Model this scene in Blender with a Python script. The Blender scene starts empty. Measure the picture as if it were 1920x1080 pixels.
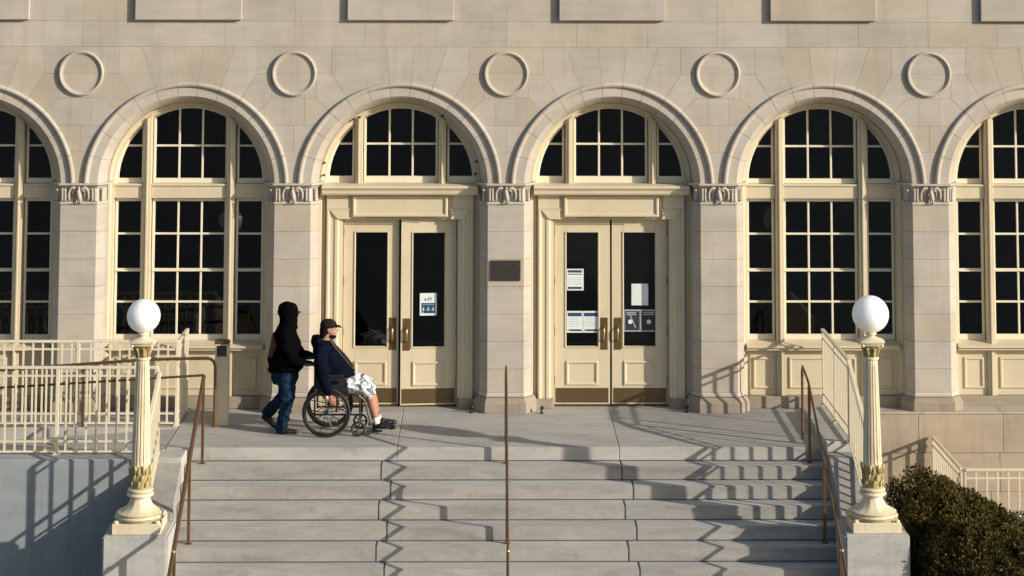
import bpy, bmesh, math, random
from math import sin, cos, pi, radians, sqrt, atan2, asin, acos, tan
from mathutils import Vector, Matrix, noise
random.seed(11)
S = bpy.context.scene
COL = S.collection

# ------------------------------------------------------------------ camera
cam = bpy.data.cameras.new('camera'); camo = bpy.data.objects.new('camera', cam); COL.objects.link(camo)
S.camera = camo
th, ps, ro = 0.0982, 0.0155, 0.0025
camo.matrix_world = (Matrix.Translation((-0.2607, -29.6982, 6.2524)) @ Matrix.Rotation(-ps, 4, 'Z')
                     @ Matrix.Rotation(pi/2 + th, 4, 'X') @ Matrix.Rotation(ro, 4, 'Z'))
cam.sensor_fit = 'HORIZONTAL'; cam.sensor_width = 36.0; cam.lens = 4107.0/1920*36
cam.shift_x = (960-978.98)/1920; cam.shift_y = -(540+522.7)/1920
cam.clip_start = 0.5; cam.clip_end = 2000
S.render.resolution_x = 1024; S.render.resolution_y = 576

# ------------------------------------------------------------------ light
SUN_R, SUN_EL = 1.85, radians(18.5)          # sun stands to the right of and in front of the facade
sd = Vector((SUN_R, -1, 0)).normalized()*cos(SUN_EL) + Vector((0, 0, sin(SUN_EL)))
W = bpy.data.worlds.new('World'); S.world = W; W.use_nodes = True
wn = W.node_tree; bg = wn.nodes['Background']
sky = wn.nodes.new('ShaderNodeTexSky'); sky.sky_type = 'NISHITA'; sky.sun_disc = False
sky.sun_elevation = SUN_EL; sky.sun_rotation = atan2(sd.x, sd.y); sky.air_density = 1.0; sky.dust_density = 1.2
wn.links.new(sky.outputs[0], bg.inputs[0]); bg.inputs[1].default_value = 0.11
sl = bpy.data.lights.new('sun', 'SUN'); sl.energy = 4.6; sl.angle = radians(0.55); sl.color = (1.0, 0.92, 0.79)
so = bpy.data.objects.new('sun', sl); COL.objects.link(so)
so.rotation_euler = sd.to_track_quat('Z', 'Y').to_euler(); so.location = sd*60
S.view_settings.view_transform = 'Standard'; S.view_settings.look = 'None'
S.view_settings.gamma = 1; S.view_settings.use_curve_mapping = False
S.view_settings.exposure = 0.33

# ------------------------------------------------------------------ materials
def newmat(name):
    m = bpy.data.materials.new(name); m.use_nodes = True
    nt = m.node_tree; return m, nt, nt.nodes['Principled BSDF']
def N(nt, t, **k):
    n = nt.nodes.new(t)
    for a, b in k.items():
        if a.startswith('i_'):
            key = a[2:]; key = int(key) if key.isdigit() else key
            n.inputs[key].default_value = b
        else: setattr(n, a, b)
    return n
def mixc(nt, fac, a, b, mode='MIX'):
    n = N(nt, 'ShaderNodeMix', data_type='RGBA', blend_type=mode)
    for i, v in ((0, fac), (6, a), (7, b)):
        if hasattr(v, 'is_output') or isinstance(v, bpy.types.NodeSocket): nt.links.new(v, n.inputs[i])
        else: n.inputs[i].default_value = (tuple(v)+(1,))[:4] if i else v
    return n.outputs[2]
def wpos(nt, sc=(1, 1, 1)):
    g = N(nt, 'ShaderNodeNewGeometry'); m = N(nt, 'ShaderNodeMapping'); m.inputs['Scale'].default_value = sc
    nt.links.new(g.outputs['Position'], m.inputs['Vector']); return m.outputs[0]
def noi(nt, vec, scale, detail=4, rough=.55, dist=0.0):
    n = N(nt, 'ShaderNodeTexNoise'); n.inputs['Scale'].default_value = scale; n.inputs['Detail'].default_value = detail
    n.inputs['Roughness'].default_value = rough; n.inputs['Distortion'].default_value = dist
    nt.links.new(vec, n.inputs['Vector']); return n.outputs[0]
def ramp(nt, v, lo, hi):
    r = N(nt, 'ShaderNodeMapRange'); r.inputs[1].default_value = lo; r.inputs[2].default_value = hi
    nt.links.new(v, r.inputs[0]); return r.outputs[0]
def bump(nt, b, h, strength, dist):
    n = N(nt, 'ShaderNodeBump'); n.inputs['Strength'].default_value = strength; n.inputs['Distance'].default_value = dist
    nt.links.new(h, n.inputs['Height']); nt.links.new(n.outputs[0], b.inputs['Normal'])
def rnd(nt):
    return N(nt, 'ShaderNodeObjectInfo').outputs['Random']

def stone_mat(name, c1, c2, c3, rough=.85, streak=0.0, bedding=1.0):
    m, nt, b = newmat(name)
    bed = noi(nt, wpos(nt, (.9, .9, 6.5)), 1.6, 6, .6, .6)
    col = mixc(nt, ramp(nt, bed, .30, .72), c1, c2)
    r = rnd(nt)
    col = mixc(nt, ramp(nt, r, .55, 1.1), col, c3)                 # some blocks a warmer tone than others
    blot = noi(nt, wpos(nt, (1, 1, 1.6)), .55, 4, .6, .8)
    qb = N(nt, 'ShaderNodeMath', operation='MULTIPLY'); nt.links.new(ramp(nt, blot, .55, .75), qb.inputs[0]); qb.inputs[1].default_value = .45
    col = mixc(nt, qb.outputs[0], col, c3)
    cloud = noi(nt, wpos(nt), 1.1, 5, .6)
    cf = ramp(nt, cloud, .35, .7)
    dk = N(nt, 'ShaderNodeMath', operation='MULTIPLY_ADD'); nt.links.new(cf, dk.inputs[0]); dk.inputs[1].default_value = -.24; dk.inputs[2].default_value = 1.10
    r2 = N(nt, 'ShaderNodeMath', operation='FRACT'); r3 = N(nt, 'ShaderNodeMath', operation='MULTIPLY'); nt.links.new(r, r3.inputs[0]); r3.inputs[1].default_value = 17.31
    nt.links.new(r3.outputs[0], r2.inputs[0])
    br = N(nt, 'ShaderNodeMath', operation='MULTIPLY_ADD'); nt.links.new(r2.outputs[0], br.inputs[0]); br.inputs[1].default_value = .08; br.inputs[2].default_value = -.04
    ad = N(nt, 'ShaderNodeMath', operation='ADD'); nt.links.new(dk.outputs[0], ad.inputs[0]); nt.links.new(br.outputs[0], ad.inputs[1])
    v = N(nt, 'ShaderNodeCombineColor')
    for i in range(3): nt.links.new(ad.outputs[0], v.inputs[i])
    col = mixc(nt, 1.0, col, v.outputs[0], 'MULTIPLY')
    if streak:
        s = noi(nt, wpos(nt, (5, 5, .5)), 1.5, 5, .65)
        sf = ramp(nt, s, .52, .75)
        q = N(nt, 'ShaderNodeMath', operation='MULTIPLY'); nt.links.new(sf, q.inputs[0]); q.inputs[1].default_value = streak
        col = mixc(nt, q.outputs[0], col, (.17, .115, .07) if streak > .3 else (.22, .17, .12))
    grain = noi(nt, wpos(nt), 90, 3, .6)
    col = mixc(nt, ramp(nt, grain, .3, .75), col, mixc(nt, .12, col, (.1, .08, .06)))
    nt.links.new(col, b.inputs['Base Color']); b.inputs['Roughness'].default_value = rough
    bump(nt, b, noi(nt, wpos(nt, (1, 1, 2)), 38, 6, .65), .35, .006)
    return m
def paint_mat(name, c, rough=.42, dirt=.18, spec=.5, metal=0.0, dcol=(.22, .17, .10), dscale=3.0):
    m, nt, b = newmat(name)
    d = noi(nt, wpos(nt, (1, 1, .45)), dscale, 6, .65)
    f = ramp(nt, d, .48, .78)
    q = N(nt, 'ShaderNodeMath', operation='MULTIPLY'); nt.links.new(f, q.inputs[0]); q.inputs[1].default_value = dirt
    col = mixc(nt, q.outputs[0], c, dcol)
    nt.links.new(col, b.inputs['Base Color'])
    rr = N(nt, 'ShaderNodeMath', operation='MULTIPLY_ADD'); nt.links.new(d, rr.inputs[0]); rr.inputs[1].default_value = .3; rr.inputs[2].default_value = rough-.12
    nt.links.new(rr.outputs[0], b.inputs['Roughness']); b.inputs['Metallic'].default_value = metal
    b.inputs['Specular IOR Level'].default_value = spec
    bump(nt, b, noi(nt, wpos(nt), 25, 4, .6), .12, .004)
    return m
def concrete_mat(name, c1, c2, stain=.35, sc=1.0, run=0.0):
    m, nt, b = newmat(name)
    a = noi(nt, wpos(nt, (.55, 1.8, 2.6)), 1.6*sc, 7, .66, .5)
    col = mixc(nt, ramp(nt, a, .32, .70), c1, c2)
    r = rnd(nt); k = N(nt, 'ShaderNodeMath', operation='MULTIPLY_ADD'); nt.links.new(r, k.inputs[0]); k.inputs[1].default_value = .14; k.inputs[2].default_value = .93
    v = N(nt, 'ShaderNodeCombineColor')
    for i in range(3): nt.links.new(k.outputs[0], v.inputs[i])
    col = mixc(nt, 1.0, col, v.outputs[0], 'MULTIPLY')
    st = noi(nt, wpos(nt, (.8, 1, 1)), 4.2*sc, 6, .7, .8)
    q = N(nt, 'ShaderNodeMath', operation='MULTIPLY'); nt.links.new(ramp(nt, st, .54, .74), q.inputs[0]); q.inputs[1].default_value = stain
    col = mixc(nt, q.outputs[0], col, (.13, .12, .105))
    if run:                                             # water runs down vertical faces
        w_ = noi(nt, wpos(nt, (3.2, 3.2, .25)), 2.0, 5, .7)
        qq = N(nt, 'ShaderNodeMath', operation='MULTIPLY'); nt.links.new(ramp(nt, w_, .5, .72), qq.inputs[0]); qq.inputs[1].default_value = run
        col = mixc(nt, qq.outputs[0], col, (.16, .15, .135))
    sp = noi(nt, wpos(nt), 160, 2, .7)
    col = mixc(nt, ramp(nt, sp, .42, .62), mixc(nt, .22, col, (.08, .08, .08)), col)
    lt = noi(nt, wpos(nt), 9, 4, .6, 1.0)
    q2 = N(nt, 'ShaderNodeMath', operation='MULTIPLY'); nt.links.new(ramp(nt, lt, .60, .75), q2.inputs[0]); q2.inputs[1].default_value = .3
    col = mixc(nt, q2.outputs[0], col, (.48, .46, .42))
    nt.links.new(col, b.inputs['Base Color']); b.inputs['Roughness'].default_value = .8
    bump(nt, b, noi(nt, wpos(nt), 55, 6, .7), .35, .005)
    return m
def plain(name, c, rough=.6, metal=0.0, spec=.5, nscale=30, nb=.1, var=.25):
    m, nt, b = newmat(name)
    d = noi(nt, wpos(nt), nscale, 4, .6)
    col = mixc(nt, ramp(nt, d, .3, .7), tuple(x*(1-var) for x in c), tuple(min(1, x*(1+var)) for x in c))
    nt.links.new(col, b.inputs['Base Color']); b.inputs['Roughness'].default_value = rough
    b.inputs['Metallic'].default_value = metal; b.inputs['Specular IOR Level'].default_value = spec
    if nb: bump(nt, b, d, nb, .005)
    return m

M = {}
M['stone'] = stone_mat('limestone', (.438, .398, .345), (.380, .342, .293), (.42, .355, .278), streak=.22)
M['carved'] = stone_mat('carved_limestone', (.460, .415, .360), (.405, .362, .308), (.44, .39, .325), streak=.16)
M['base'] = stone_mat('weathered_base_stone', (.32, .275, .215), (.25, .205, .155), (.29, .235, .175), streak=.4)
M['foundation'] = stone_mat('foundation_stone', (.40, .33, .245), (.335, .265, .19), (.37, .29, .21), streak=.35)
M['mortar'] = plain('mortar', (.37, .325, .27), .95)
M['step'] = concrete_mat('granite_step', (.375, .355, .325), (.225, .213, .195), .45, 1.3)
M['landing'] = concrete_mat('landing_concrete', (.45, .432, .40), (.32, .305, .28), .4, 1.1)
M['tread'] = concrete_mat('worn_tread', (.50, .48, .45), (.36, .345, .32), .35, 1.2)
M['wall_conc'] = concrete_mat('painted_concrete', (.315, .345, .36), (.255, .28, .295), .15, .8, .35)
M['ped'] = concrete_mat('pedestal_concrete', (.50, .485, .45), (.34, .335, .32), .35, 1.2, .3)
M['cream'] = paint_mat('cream_paint', (.560, .482, .338), .45, .22)
M['sash'] = paint_mat('pale_sash_paint', (.68, .62, .48), .4, .08)
M['rail_cream'] = paint_mat('cream_railing_paint', (.64, .565, .42), .42, .22, dscale=6)
M['lampc'] = paint_mat('ivory_lamp_paint', (.66, .57, .41), .42, .45, dscale=7, dcol=(.30, .20, .08))
M['gold'] = paint_mat('worn_gold_paint', (.39, .325, .15), .42, .75, metal=.2, dscale=18, dcol=(.14, .11, .05))
M['bronze'] = paint_mat('brown_bronze', (.135, .088, .040), .42, .5, metal=.55, dcol=(.05, .03, .018))
M['hand_bronze'] = paint_mat('handrail_bronze', (.15, .085, .045), .42, .5, metal=.6, dscale=8, dcol=(.07, .035, .02))
M['brass'] = plain('bright_brass', (.75, .50, .26), .28, 1.0, .5, 40, .02, .1)
M['plaque'] = plain('dark_plaque', (.045, .040, .035), .55, .4)
M['dark'] = plain('dark_interior', (.008, .008, .009), .9)
M['seal'] = plain('dirty_joint', (.075, .068, .058), .9)
M['hall'] = plain('dim_hall_wall', (.014, .012, .011), .9)
M['hall_floor'] = plain('dim_hall_floor', (.028, .024, .02), .5)
M['steel'] = plain('brushed_steel', (.30, .30, .29), .35, .8)
M['black'] = plain('black_paint', (.012, .012, .013), .4)
M['paper'] = plain('white_paper', (.62, .66, .66), .6, 0, .3, 8, 0, .06)
M['paper_line'] = plain('grey_print', (.28, .34, .35), .7, 0, .3, 8, 0, .1)
M['teal_print'] = plain('dark_teal_print', (.02, .07, .08), .5, 0, .3, 8, 0, .1)
M['blue_print'] = plain('navy_print', (.015, .06, .13), .5, 0, .3, 8, 0, .1)
M['dark_print'] = plain('dark_print', (.03, .035, .045), .5, 0, .3, 8, 0, .1)
M['grey_print'] = plain('pale_grey_print', (.35, .38, .40), .5, 0, .3, 8, 0, .1)
def glass():
    m, nt, b = newmat('window_glass'); nt.nodes.remove(b); out = nt.nodes['Material Output']
    tr = N(nt, 'ShaderNodeBsdfTransparent'); gl = N(nt, 'ShaderNodeBsdfGlossy'); gl.inputs['Roughness'].default_value = .025
    r = rnd(nt); q = N(nt, 'ShaderNodeMath', operation='MULTIPLY_ADD'); nt.links.new(r, q.inputs[0]); q.inputs[1].default_value = .22; q.inputs[2].default_value = .42
    v = N(nt, 'ShaderNodeCombineColor'); [nt.links.new(q.outputs[0], v.inputs[i]) for i in range(3)]
    nt.links.new(v.outputs[0], tr.inputs[0]); gl.inputs['Color'].default_value = (.85, .92, 1, 1)
    fr = N(nt, 'ShaderNodeFresnel'); fr.inputs[0].default_value = 1.5
    k = N(nt, 'ShaderNodeMath', operation='MULTIPLY_ADD'); nt.links.new(fr.outputs[0], k.inputs[0]); k.inputs[1].default_value = .9; k.inputs[2].default_value = .012
    w = noi(nt, wpos(nt), 1.7, 2, .5); bp = N(nt, 'ShaderNodeBump'); bp.inputs['Strength'].default_value = .3; bp.inputs['Distance'].default_value = .012
    nt.links.new(w, bp.inputs['Height']); nt.links.new(bp.outputs[0], gl.inputs['Normal'])
    mx = N(nt, 'ShaderNodeMixShader'); nt.links.new(k.outputs[0], mx.inputs[0]); nt.links.new(tr.outputs[0], mx.inputs[1]); nt.links.new(gl.outputs[0], mx.inputs[2])
    nt.links.new(mx.outputs[0], out.inputs[0]); return m
M['glass'] = glass()
def globe():
    m, nt, b = newmat('opal_glass_globe')
    b.inputs['Base Color'].default_value = (.86, .86, .87, 1); b.inputs['Roughness'].default_value = .16
    b.inputs['Subsurface Weight'].default_value = .9; b.inputs['Subsurface Radius'].default_value = (.35, .35, .35); b.inputs['Subsurface Scale'].default_value = 1.0
    return m
M['globe'] = globe()

# ------------------------------------------------------------------ mesh builder
class MB:
    def __init__(s): s.v = []; s.f = []
    def add(s, vs, fs):
        o = len(s.v); s.v += [tuple(p) for p in vs]; s.f += [tuple(i+o for i in f) for f in fs]; return s
    def box(s, x0, x1, y0, y1, z0, z1):
        return s.add([(x0,y0,z0),(x1,y0,z0),(x1,y1,z0),(x0,y1,z0),(x0,y0,z1),(x1,y0,z1),(x1,y1,z1),(x0,y1,z1)],
                     [(0,3,2,1),(4,5,6,7),(0,1,5,4),(1,2,6,5),(2,3,7,6),(3,0,4,7)])
    def obox(s, c, ax, ay, az):
        c = Vector(c); ax, ay, az = Vector(ax), Vector(ay), Vector(az)
        p = [c+i*ax+j*ay+k*az for k in (-1, 1) for (i, j) in ((-1,-1),(1,-1),(1,1),(-1,1))]
        return s.add(p, [(0,3,2,1),(4,5,6,7),(0,1,5,4),(1,2,6,5),(2,3,7,6),(3,0,4,7)])
    def loft(s, rings, caps=True, closed=True):
        n = len(rings[0]); vs = [p for r in rings for p in r]; fs = []
        for i in range(len(rings)-1):
            for j in range(n if closed else n-1):
                k = (j+1) % n; fs.append((i*n+j, i*n+k, (i+1)*n+k, (i+1)*n+j))
        if caps and closed: fs += [tuple(range(n-1, -1, -1)), tuple(range((len(rings)-1)*n, len(rings)*n))]
        return s.add(vs, fs)
    def tube(s, pts, r, n=8, caps=True, ry=None, closed=False):
        pts = [Vector(p) for p in pts]; m = len(pts); rings = []
        rs = r if isinstance(r, (list, tuple)) else [r]*m
        up = None
        for i, p in enumerate(pts):
            if closed: t = (pts[(i+1) % m]-pts[i-1])
            else: t = (pts[min(i+1, m-1)]-pts[max(i-1, 0)])
            t.normalize()
            if up is None: up = Vector((0, 0, 1)) if abs(t.z) < .9 else Vector((1, 0, 0))
            u = (up - t*up.dot(t)); u.normalize(); w = t.cross(u); up = u
            q = ry if ry else rs[i]
            rings.append([p + w*cos(2*pi*j/n)*rs[i] + u*sin(2*pi*j/n)*q for j in range(n)])
        if closed: rings.append(rings[0]); caps = False
        return s.loft(rings, caps)
    def lathe(s, prof, n=24, c=(0, 0, 0), mod=None):
        rings = [[(c[0]+(r*(mod(2*pi*j/n, z) if mod else 1))*cos(2*pi*j/n), c[1]+(r*(mod(2*pi*j/n, z) if mod else 1))*sin(2*pi*j/n), c[2]+z) for j in range(n)] for r, z in prof]
        return s.loft(rings)
    def ell(s, c, r, n=12, m=8, rot=None):
        R = rot or Matrix.Identity(3); c = Vector(c); rings = []
        for i in range(1, m):
            a = pi*i/m
            rings.append([c+R@Vector((r[0]*sin(a)*cos(2*pi*j/n), r[1]*sin(a)*sin(2*pi*j/n), -r[2]*cos(a))) for j in range(n)])
        return s.loft(rings)
    def prism(s, poly, y0, y1, axis='y'):
        f = {'y': lambda a, b, d: (a, d, b), 'z': lambda a, b, d: (a, b, d), 'x': lambda a, b, d: (d, a, b)}[axis]
        n = len(poly); v = [f(a, b, y0) for a, b in poly]+[f(a, b, y1) for a, b in poly]
        return s.add(v, [tuple(range(n)), tuple(range(2*n-1, n-1, -1))]+[(i, (i+1) % n+0, (i+1) % n+n, i+n) for i in range(n)])
    def mesh(s, name, mat, smooth=False, bevel=0, seg=1):
        me = bpy.data.meshes.new(name); me.from_pydata(s.v, [], s.f)
        bm = bmesh.new(); bm.from_mesh(me)
        bmesh.ops.recalc_face_normals(bm, faces=bm.faces)
        if bevel:
            es = [e for e in bm.edges if len(e.link_faces) == 2 and e.calc_face_angle() > .5]
            bmesh.ops.bevel(bm, geom=es, offset=bevel, segments=seg, affect='EDGES', clamp_overlap=True)
        bm.to_mesh(me); bm.free()
        if smooth:
            me.polygons.foreach_set('use_smooth', [True]*len(me.polygons))
            if smooth != 'all':
                try: me.set_sharp_from_angle(angle=radians(40))
                except Exception: pass
        me.materials.append(M[mat] if isinstance(mat, str) else mat); me.update(); return me
    def build(s, name, mat, parent=None, loc=(0, 0, 0), **k):
        return put(name, s.mesh(name, mat, **k), parent, loc)
def put(name, me, parent=None, loc=(0, 0, 0), rot=None):
    o = bpy.data.objects.new(name, me); COL.objects.link(o); o.location = loc
    if rot: o.rotation_euler = rot
    if parent: o.parent = parent
    return o
def tag(o, label, cat, group=None):
    o['label'] = label; o['category'] = cat
    if group: o['group'] = group
    return o
def thing(name, label, cat, loc=(0, 0, 0), group=None, rz=0):
    o = bpy.data.objects.new(name, None); COL.objects.link(o); o.location = loc; o.rotation_euler = (0, 0, rz)
    o.empty_display_size = .1
    return tag(o, label, cat, group)
def struct(o, kind='structure'): o['kind'] = kind; return o
def copy_tree(o, parent=None):
    c = o.copy(); COL.objects.link(c); c.parent = parent
    for ch in list(o.children): copy_tree(ch, c)
    return c
def inset(poly, d):
    n = len(poly); out = []
    A = sum(poly[i][0]*poly[(i+1) % n][1]-poly[(i+1) % n][0]*poly[i][1] for i in range(n)); sg = 1 if A > 0 else -1
    for i in range(n):
        p0, p1, p2 = Vector(poly[i-1]), Vector(poly[i]), Vector(poly[(i+1) % n])
        a = (p1-p0).normalized(); b = (p2-p1).normalized()
        na = Vector((-a.y, a.x))*sg; nb = Vector((-b.y, b.x))*sg
        k = 1+na.dot(nb); q = p1+(na+nb)*(d/max(k, .3)); out.append((q.x, q.y))
    return out
def stone(poly, y0=0.0, y1=.05, gap=.0010, ch=.0018):
    a = inset(poly, gap); b = inset(poly, gap+ch); n = len(poly); m = MB()
    m.loft([[(x, y1, z) for x, z in a], [(x, y0+ch*.8, z) for x, z in a], [(x, y0, z) for x, z in b]])
    return m
def clip_disc(poly, c, R, n=96):
    disc = [(c[0]+R*cos(2*pi*i/n), c[1]+R*sin(2*pi*i/n)) for i in range(n)]
    out = poly
    for i in range(n):
        a, b = disc[i], disc[(i+1) % n]; inp, out = out, []
        if not inp: break
        side = lambda p: (b[0]-a[0])*(p[1]-a[1])-(b[1]-a[1])*(p[0]-a[0])
        for j in range(len(inp)):
            p, q = inp[j-1], inp[j]; sp, sq = side(p), side(q)
            if sq >= 0:
                if sp < 0: t = sp/(sp-sq); out.append((p[0]+(q[0]-p[0])*t, p[1]+(q[1]-p[1])*t))
                out.append(q)
            elif sp >= 0: t = sp/(sp-sq); out.append((p[0]+(q[0]-p[0])*t, p[1]+(q[1]-p[1])*t))
    return out

# ================================================================== SETTING
BAY = 2.84; ZC = 2.95
g = MB().box(-160, 160, -160, 60, -2.4, -2.02).build('ground', concrete_mat('asphalt_ground', (.06, .06, .058), (.045, .045, .045), .2, .2)); struct(g)

# landing, one slab object per poured slab
T, R_, LE = .294, .16, 1.993
landing = MB().box(-4.2, 4.38, -LE+.01, .44, -1.9, -.12).build('landing', 'landing'); struct(landing)
xs = [-4.19, -1.35, 1.385, 3.925]
for i in range(3):
    MB().box(xs[i]+.003, xs[i+1]-.003, -LE, .012, -.16, 0).build('slab', 'landing', landing, bevel=.006)
    MB().box(xs[i]+.003, xs[i+1]-.003, .016, .44, -.16, 0.0005).build('slab', 'landing', landing)
for i in range(4):
    MB().box(-9.4+i*1.3+.003, -9.4+(i+1)*1.3-.003 if i < 3 else -4.196, -.72, .14, -.16, 0).build('slab', 'landing', landing, bevel=.004)

# staircase
st = thing('staircase', 'wide grey stone steps rising to the entrance landing between two lamp pedestals', 'stairs', (0, -LE, -2.0))
for n in range(1, 13):
    j = .06 if n % 2 else -.06
    xx = [-3.92, -1.46+j*(1 if n % 2 else 1), 1.46+j, 3.92]
    xx = [-3.92, -1.47-j+random.uniform(-.01, .01), 1.46-j*1.0+random.uniform(-.01, .01), 3.92]
    for i in range(3):
        y1 = -T*(n-1)-.007; y0 = -T*n
        m = MB().box(xx[i]+.003, xx[i+1]-.003, y0, y1, 2.0-R_*n-.30, 2.0-R_*n)
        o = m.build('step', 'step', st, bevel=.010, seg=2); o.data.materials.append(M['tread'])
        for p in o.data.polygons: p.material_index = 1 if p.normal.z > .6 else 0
    MB().box(-3.9, 3.9, -T*(n-1)-.007, -T*(n-1)-.0005, 2.0-R_*n-.02, 2.0-R_*n+.009).build('joint_seal', 'seal', st)

# ramp beside the landing and its curbs
rp = struct(MB().prism([(-9.5, -.42), (-9.5, -.34), (-4.2, 0), (-4.2, -.42)], -2.13, -.96).build('ramp', 'landing'))
fw = thing('ramp_wall', 'pale blue-grey concrete wall holding up the ramp left of the steps', 'wall', (-6, -2.6, -2.0))
for a, b in ((-3.4, -.22), (-.216, 1.52)):
    MB().box(a, b, 0, .46, 0, 2.0).build('panel', 'wall_conc', fw, bevel=.012)
MB().box(-9.5, -4.2, -.955, -.725, -.5, .012).build('kerb', 'landing', struct(bpy.data.objects['ramp']), bevel=.01)

# cheek walls and pedestals
def cheek(side, label, zt):
    t = thing('cheek_wall', label, 'wall', (side*4.16, -2.1, -2.0), 'cheek walls beside the steps')
    w0, w1 = (-.24, .24) if side > 0 else (-.30, .24)
    if side > 0:
        MB().box(w0, .22, -.0, 1.99, 0, 2+zt).build('kerb', 'ped', t, bevel=.012)
    m = MB().prism([(-1.5, 0), (-1.5, 1.29), (-.27, 1.955), (-.004, 1.97), (-.004, 0)], w0, w1, 'x')
    if side < 0: m = MB().prism([(-1.5, 0), (-1.5, 1.31), (-.36, 1.93), (-.36, 0)], w0, w1, 'x')
    m.build('coping', 'step', t, bevel=.01)
    if side < 0: MB().box(w0, w1, -.355, .09, 0, 1.985).build('corner_block', 'ped', t, bevel=.01)
    return t
cheek(1, 'right low stone wall sloping down beside the steps, capped by a railing', .09)
cheek(-1, 'left low stone wall sloping down beside the steps, below the ramp corner', 0)
def pedestal(x, label):
    t = thing('lamp_pedestal', label, 'pedestal', (x, -3.77, -2.0), 'concrete lamp pedestals')
    MB().box(-.368, .368, -.353, .353, 0, 1.51).build('block', 'ped', t, bevel=.022, seg=2)
pedestal(-4.215, 'square grey concrete pedestal under the left globe lamp')
pedestal(4.195, 'square grey concrete pedestal under the right globe lamp, next to the bush')

# foundation wall, right of the landing
fo = thing('foundation_wall', 'brown weathered stone base wall right of the steps, below the windows', 'wall', (4.4, -.12, -2.0))
rows = [(1.995, 1.50), (1.50, 1.0), (1.0, .5), (.5, 0)]
for r, (zt, zb) in enumerate(rows):
    e = [0, .47, 1.05, 2.17, 3.4, 4.8, 6.0] if r == 0 else ([0, .2, 1.4, 2.12, 3.3, 4.5, 6] if r % 2 else [0, .9, 2.0, 3.2, 4.2, 6])
    for a, b in zip(e, e[1:]):
        st_ = stone([(a, zb), (b, zb), (b, zt), (a, zt)], (0 if r == 0 else .012), .2, .002, .005)
        put('stone', st_.mesh('stone', 'foundation' if r == 0 else 'base_light' if 'base_light' in M else 'foundation'), fo)
MB().box(-.01, 6, .03, .22, 0, 1.98).build('core', 'mortar', fo)
for a, b in ((0, 1.1), (1.1, 2.16), (2.16, 3.6), (3.6, 6)):
    MB().box(a+.002, b-.002, .004, .40, 1.998, 2.02).build('ledge', 'stone', fo, bevel=.004)

# ================================================================== BUILDING
bld = thing('building', 'pale limestone facade with a row of round arched windows and two double doors', 'building', (0, 0, 0))
def P(a, r=1.36, z=ZC): return (r*sin(radians(a)), z+r*cos(radians(a)))
def arc(a0, a1, r=1.36, n=5): return [P(a0+(a1-a0)*i/n, r) for i in range(n+1)]
mir = lambda poly: [(-x, z) for x, z in poly][::-1]
half = [
    [(.192, 4.78), (.62, 4.78)] + arc(18.7, 6),
    [(.62, 4.78), (.92, 4.78), (.92, 4.42)] + arc(32, 18.7),
    [(.92, 4.42), (1.12, 4.42), (1.12, 4.10)] + arc(44, 32),
    [(1.12, 4.10), (1.28, 4.10), (1.28, 3.74)] + arc(54.5, 44),
    [(1.42, 3.74), (1.42, 3.39)] + arc(71.1, 54.5),
]
one = [[(-.192, 4.78), (.192, 4.78)] + arc(6, -6),
       [(-.48, 4.78), (-.48, 5.12), (.48, 5.12), (.48, 4.78)],
       [(-.72, 5.12), (-.72, 5.66), (.72, 5.66), (.72, 5.12)], [(-.72, 5.66), (-.72, 6.3), (.72, 6.3), (.72, 5.66)]]
sidep = [[(.48, 4.78), (.48, 5.12), (1.42, 5.12), (1.42, 4.78)], [(.72, 5.12), (.72, 5.66), (1.42, 5.66), (1.42, 5.12)],
         [(.72, 5.66), (.72, 6.3), (1.42, 6.3), (1.42, 5.66)]]
bay_polys = one + half + [mir(p) for p in half] + sidep + [mir(p) for p in sidep]
def toL(p, s): return [(x-1.42 if s > 0 else x+1.42, z) for x, z in p]
lowarc = toL(arc(-88.7, -71.1), -1)   # left edge of the arch to the right of a pier
pier_polys = [[(-.50, 4.42), (-.50, 4.78), (.50, 4.78), (.50, 4.42)],
              [(-.30, 4.10), (-.30, 4.42), (.30, 4.42), (.30, 4.10)],
              [(-.14, 3.74), (-.14, 4.10), (.14, 4.10), (.14, 3.74)],
              lowarc + [(-x, z) for x, z in lowarc][::-1]]
bay_me = [stone(p).mesh('wall_stone', 'stone') for p in bay_polys]
pier_me = [stone(p).mesh('wall_stone', 'stone') for p in pier_polys]
mort = MB()
BAYS = [-7.1, -4.26, -1.42, 1.42, 4.26, 7.1]; PIERS = [-5.68, -2.84, 0, 2.84, 5.68]
def wobble(): return random.uniform(-.0012, .0012)
for cx in BAYS:
    for me in bay_me: put('wall_stone', me, bld, (cx, wobble(), 0))
    for p in bay_polys: mort.prism([(x+cx, z) for x, z in p], .03, .06)
for cx in PIERS:
    for me in pier_me: put('wall_stone', me, bld, (cx, wobble(), 0))
    for p in pier_polys: mort.prism([(x+cx, z) for x, z in p], .03, .06)
mort.build('mortar_bed', 'mortar', bld)

# archivolt stones
prof = [(1.362, .03), (1.361, -.030), (1.352, -.042), (1.335, -.048), (1.315, -.044), (1.303, -.030), (1.297, -.024), (1.294, -.003), (1.178, -.003), (1.168, .006), (1.088, .12), (1.088, .38)]
def ringseg(prof, a0, a1, zc=ZC, n=6, caps=True):
    m = MB(); rings = []
    for i in range(n+1):
        a = radians(a0+(a1-a0)*i/n); rings.append([(r*sin(a), y, zc+r*cos(a)) for r, y in prof])
    m.loft(rings, caps=False, closed=False)
    if caps:
        k = len(prof)
        for r in (rings[0], rings[-1]): m.add(r, [tuple(range(k))])
    return m
AB = [6, 18.7, 32, 44, 58, 73, 88.7]
cuts = [(-6, 6)] + list(zip(AB, AB[1:])) + [(-b, -a) for a, b in zip(AB, AB[1:])]
arch_me = [ringseg(prof, a+.10, b-.10).mesh('arch_stone', 'carved', smooth=True) for a, b in cuts]
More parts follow.
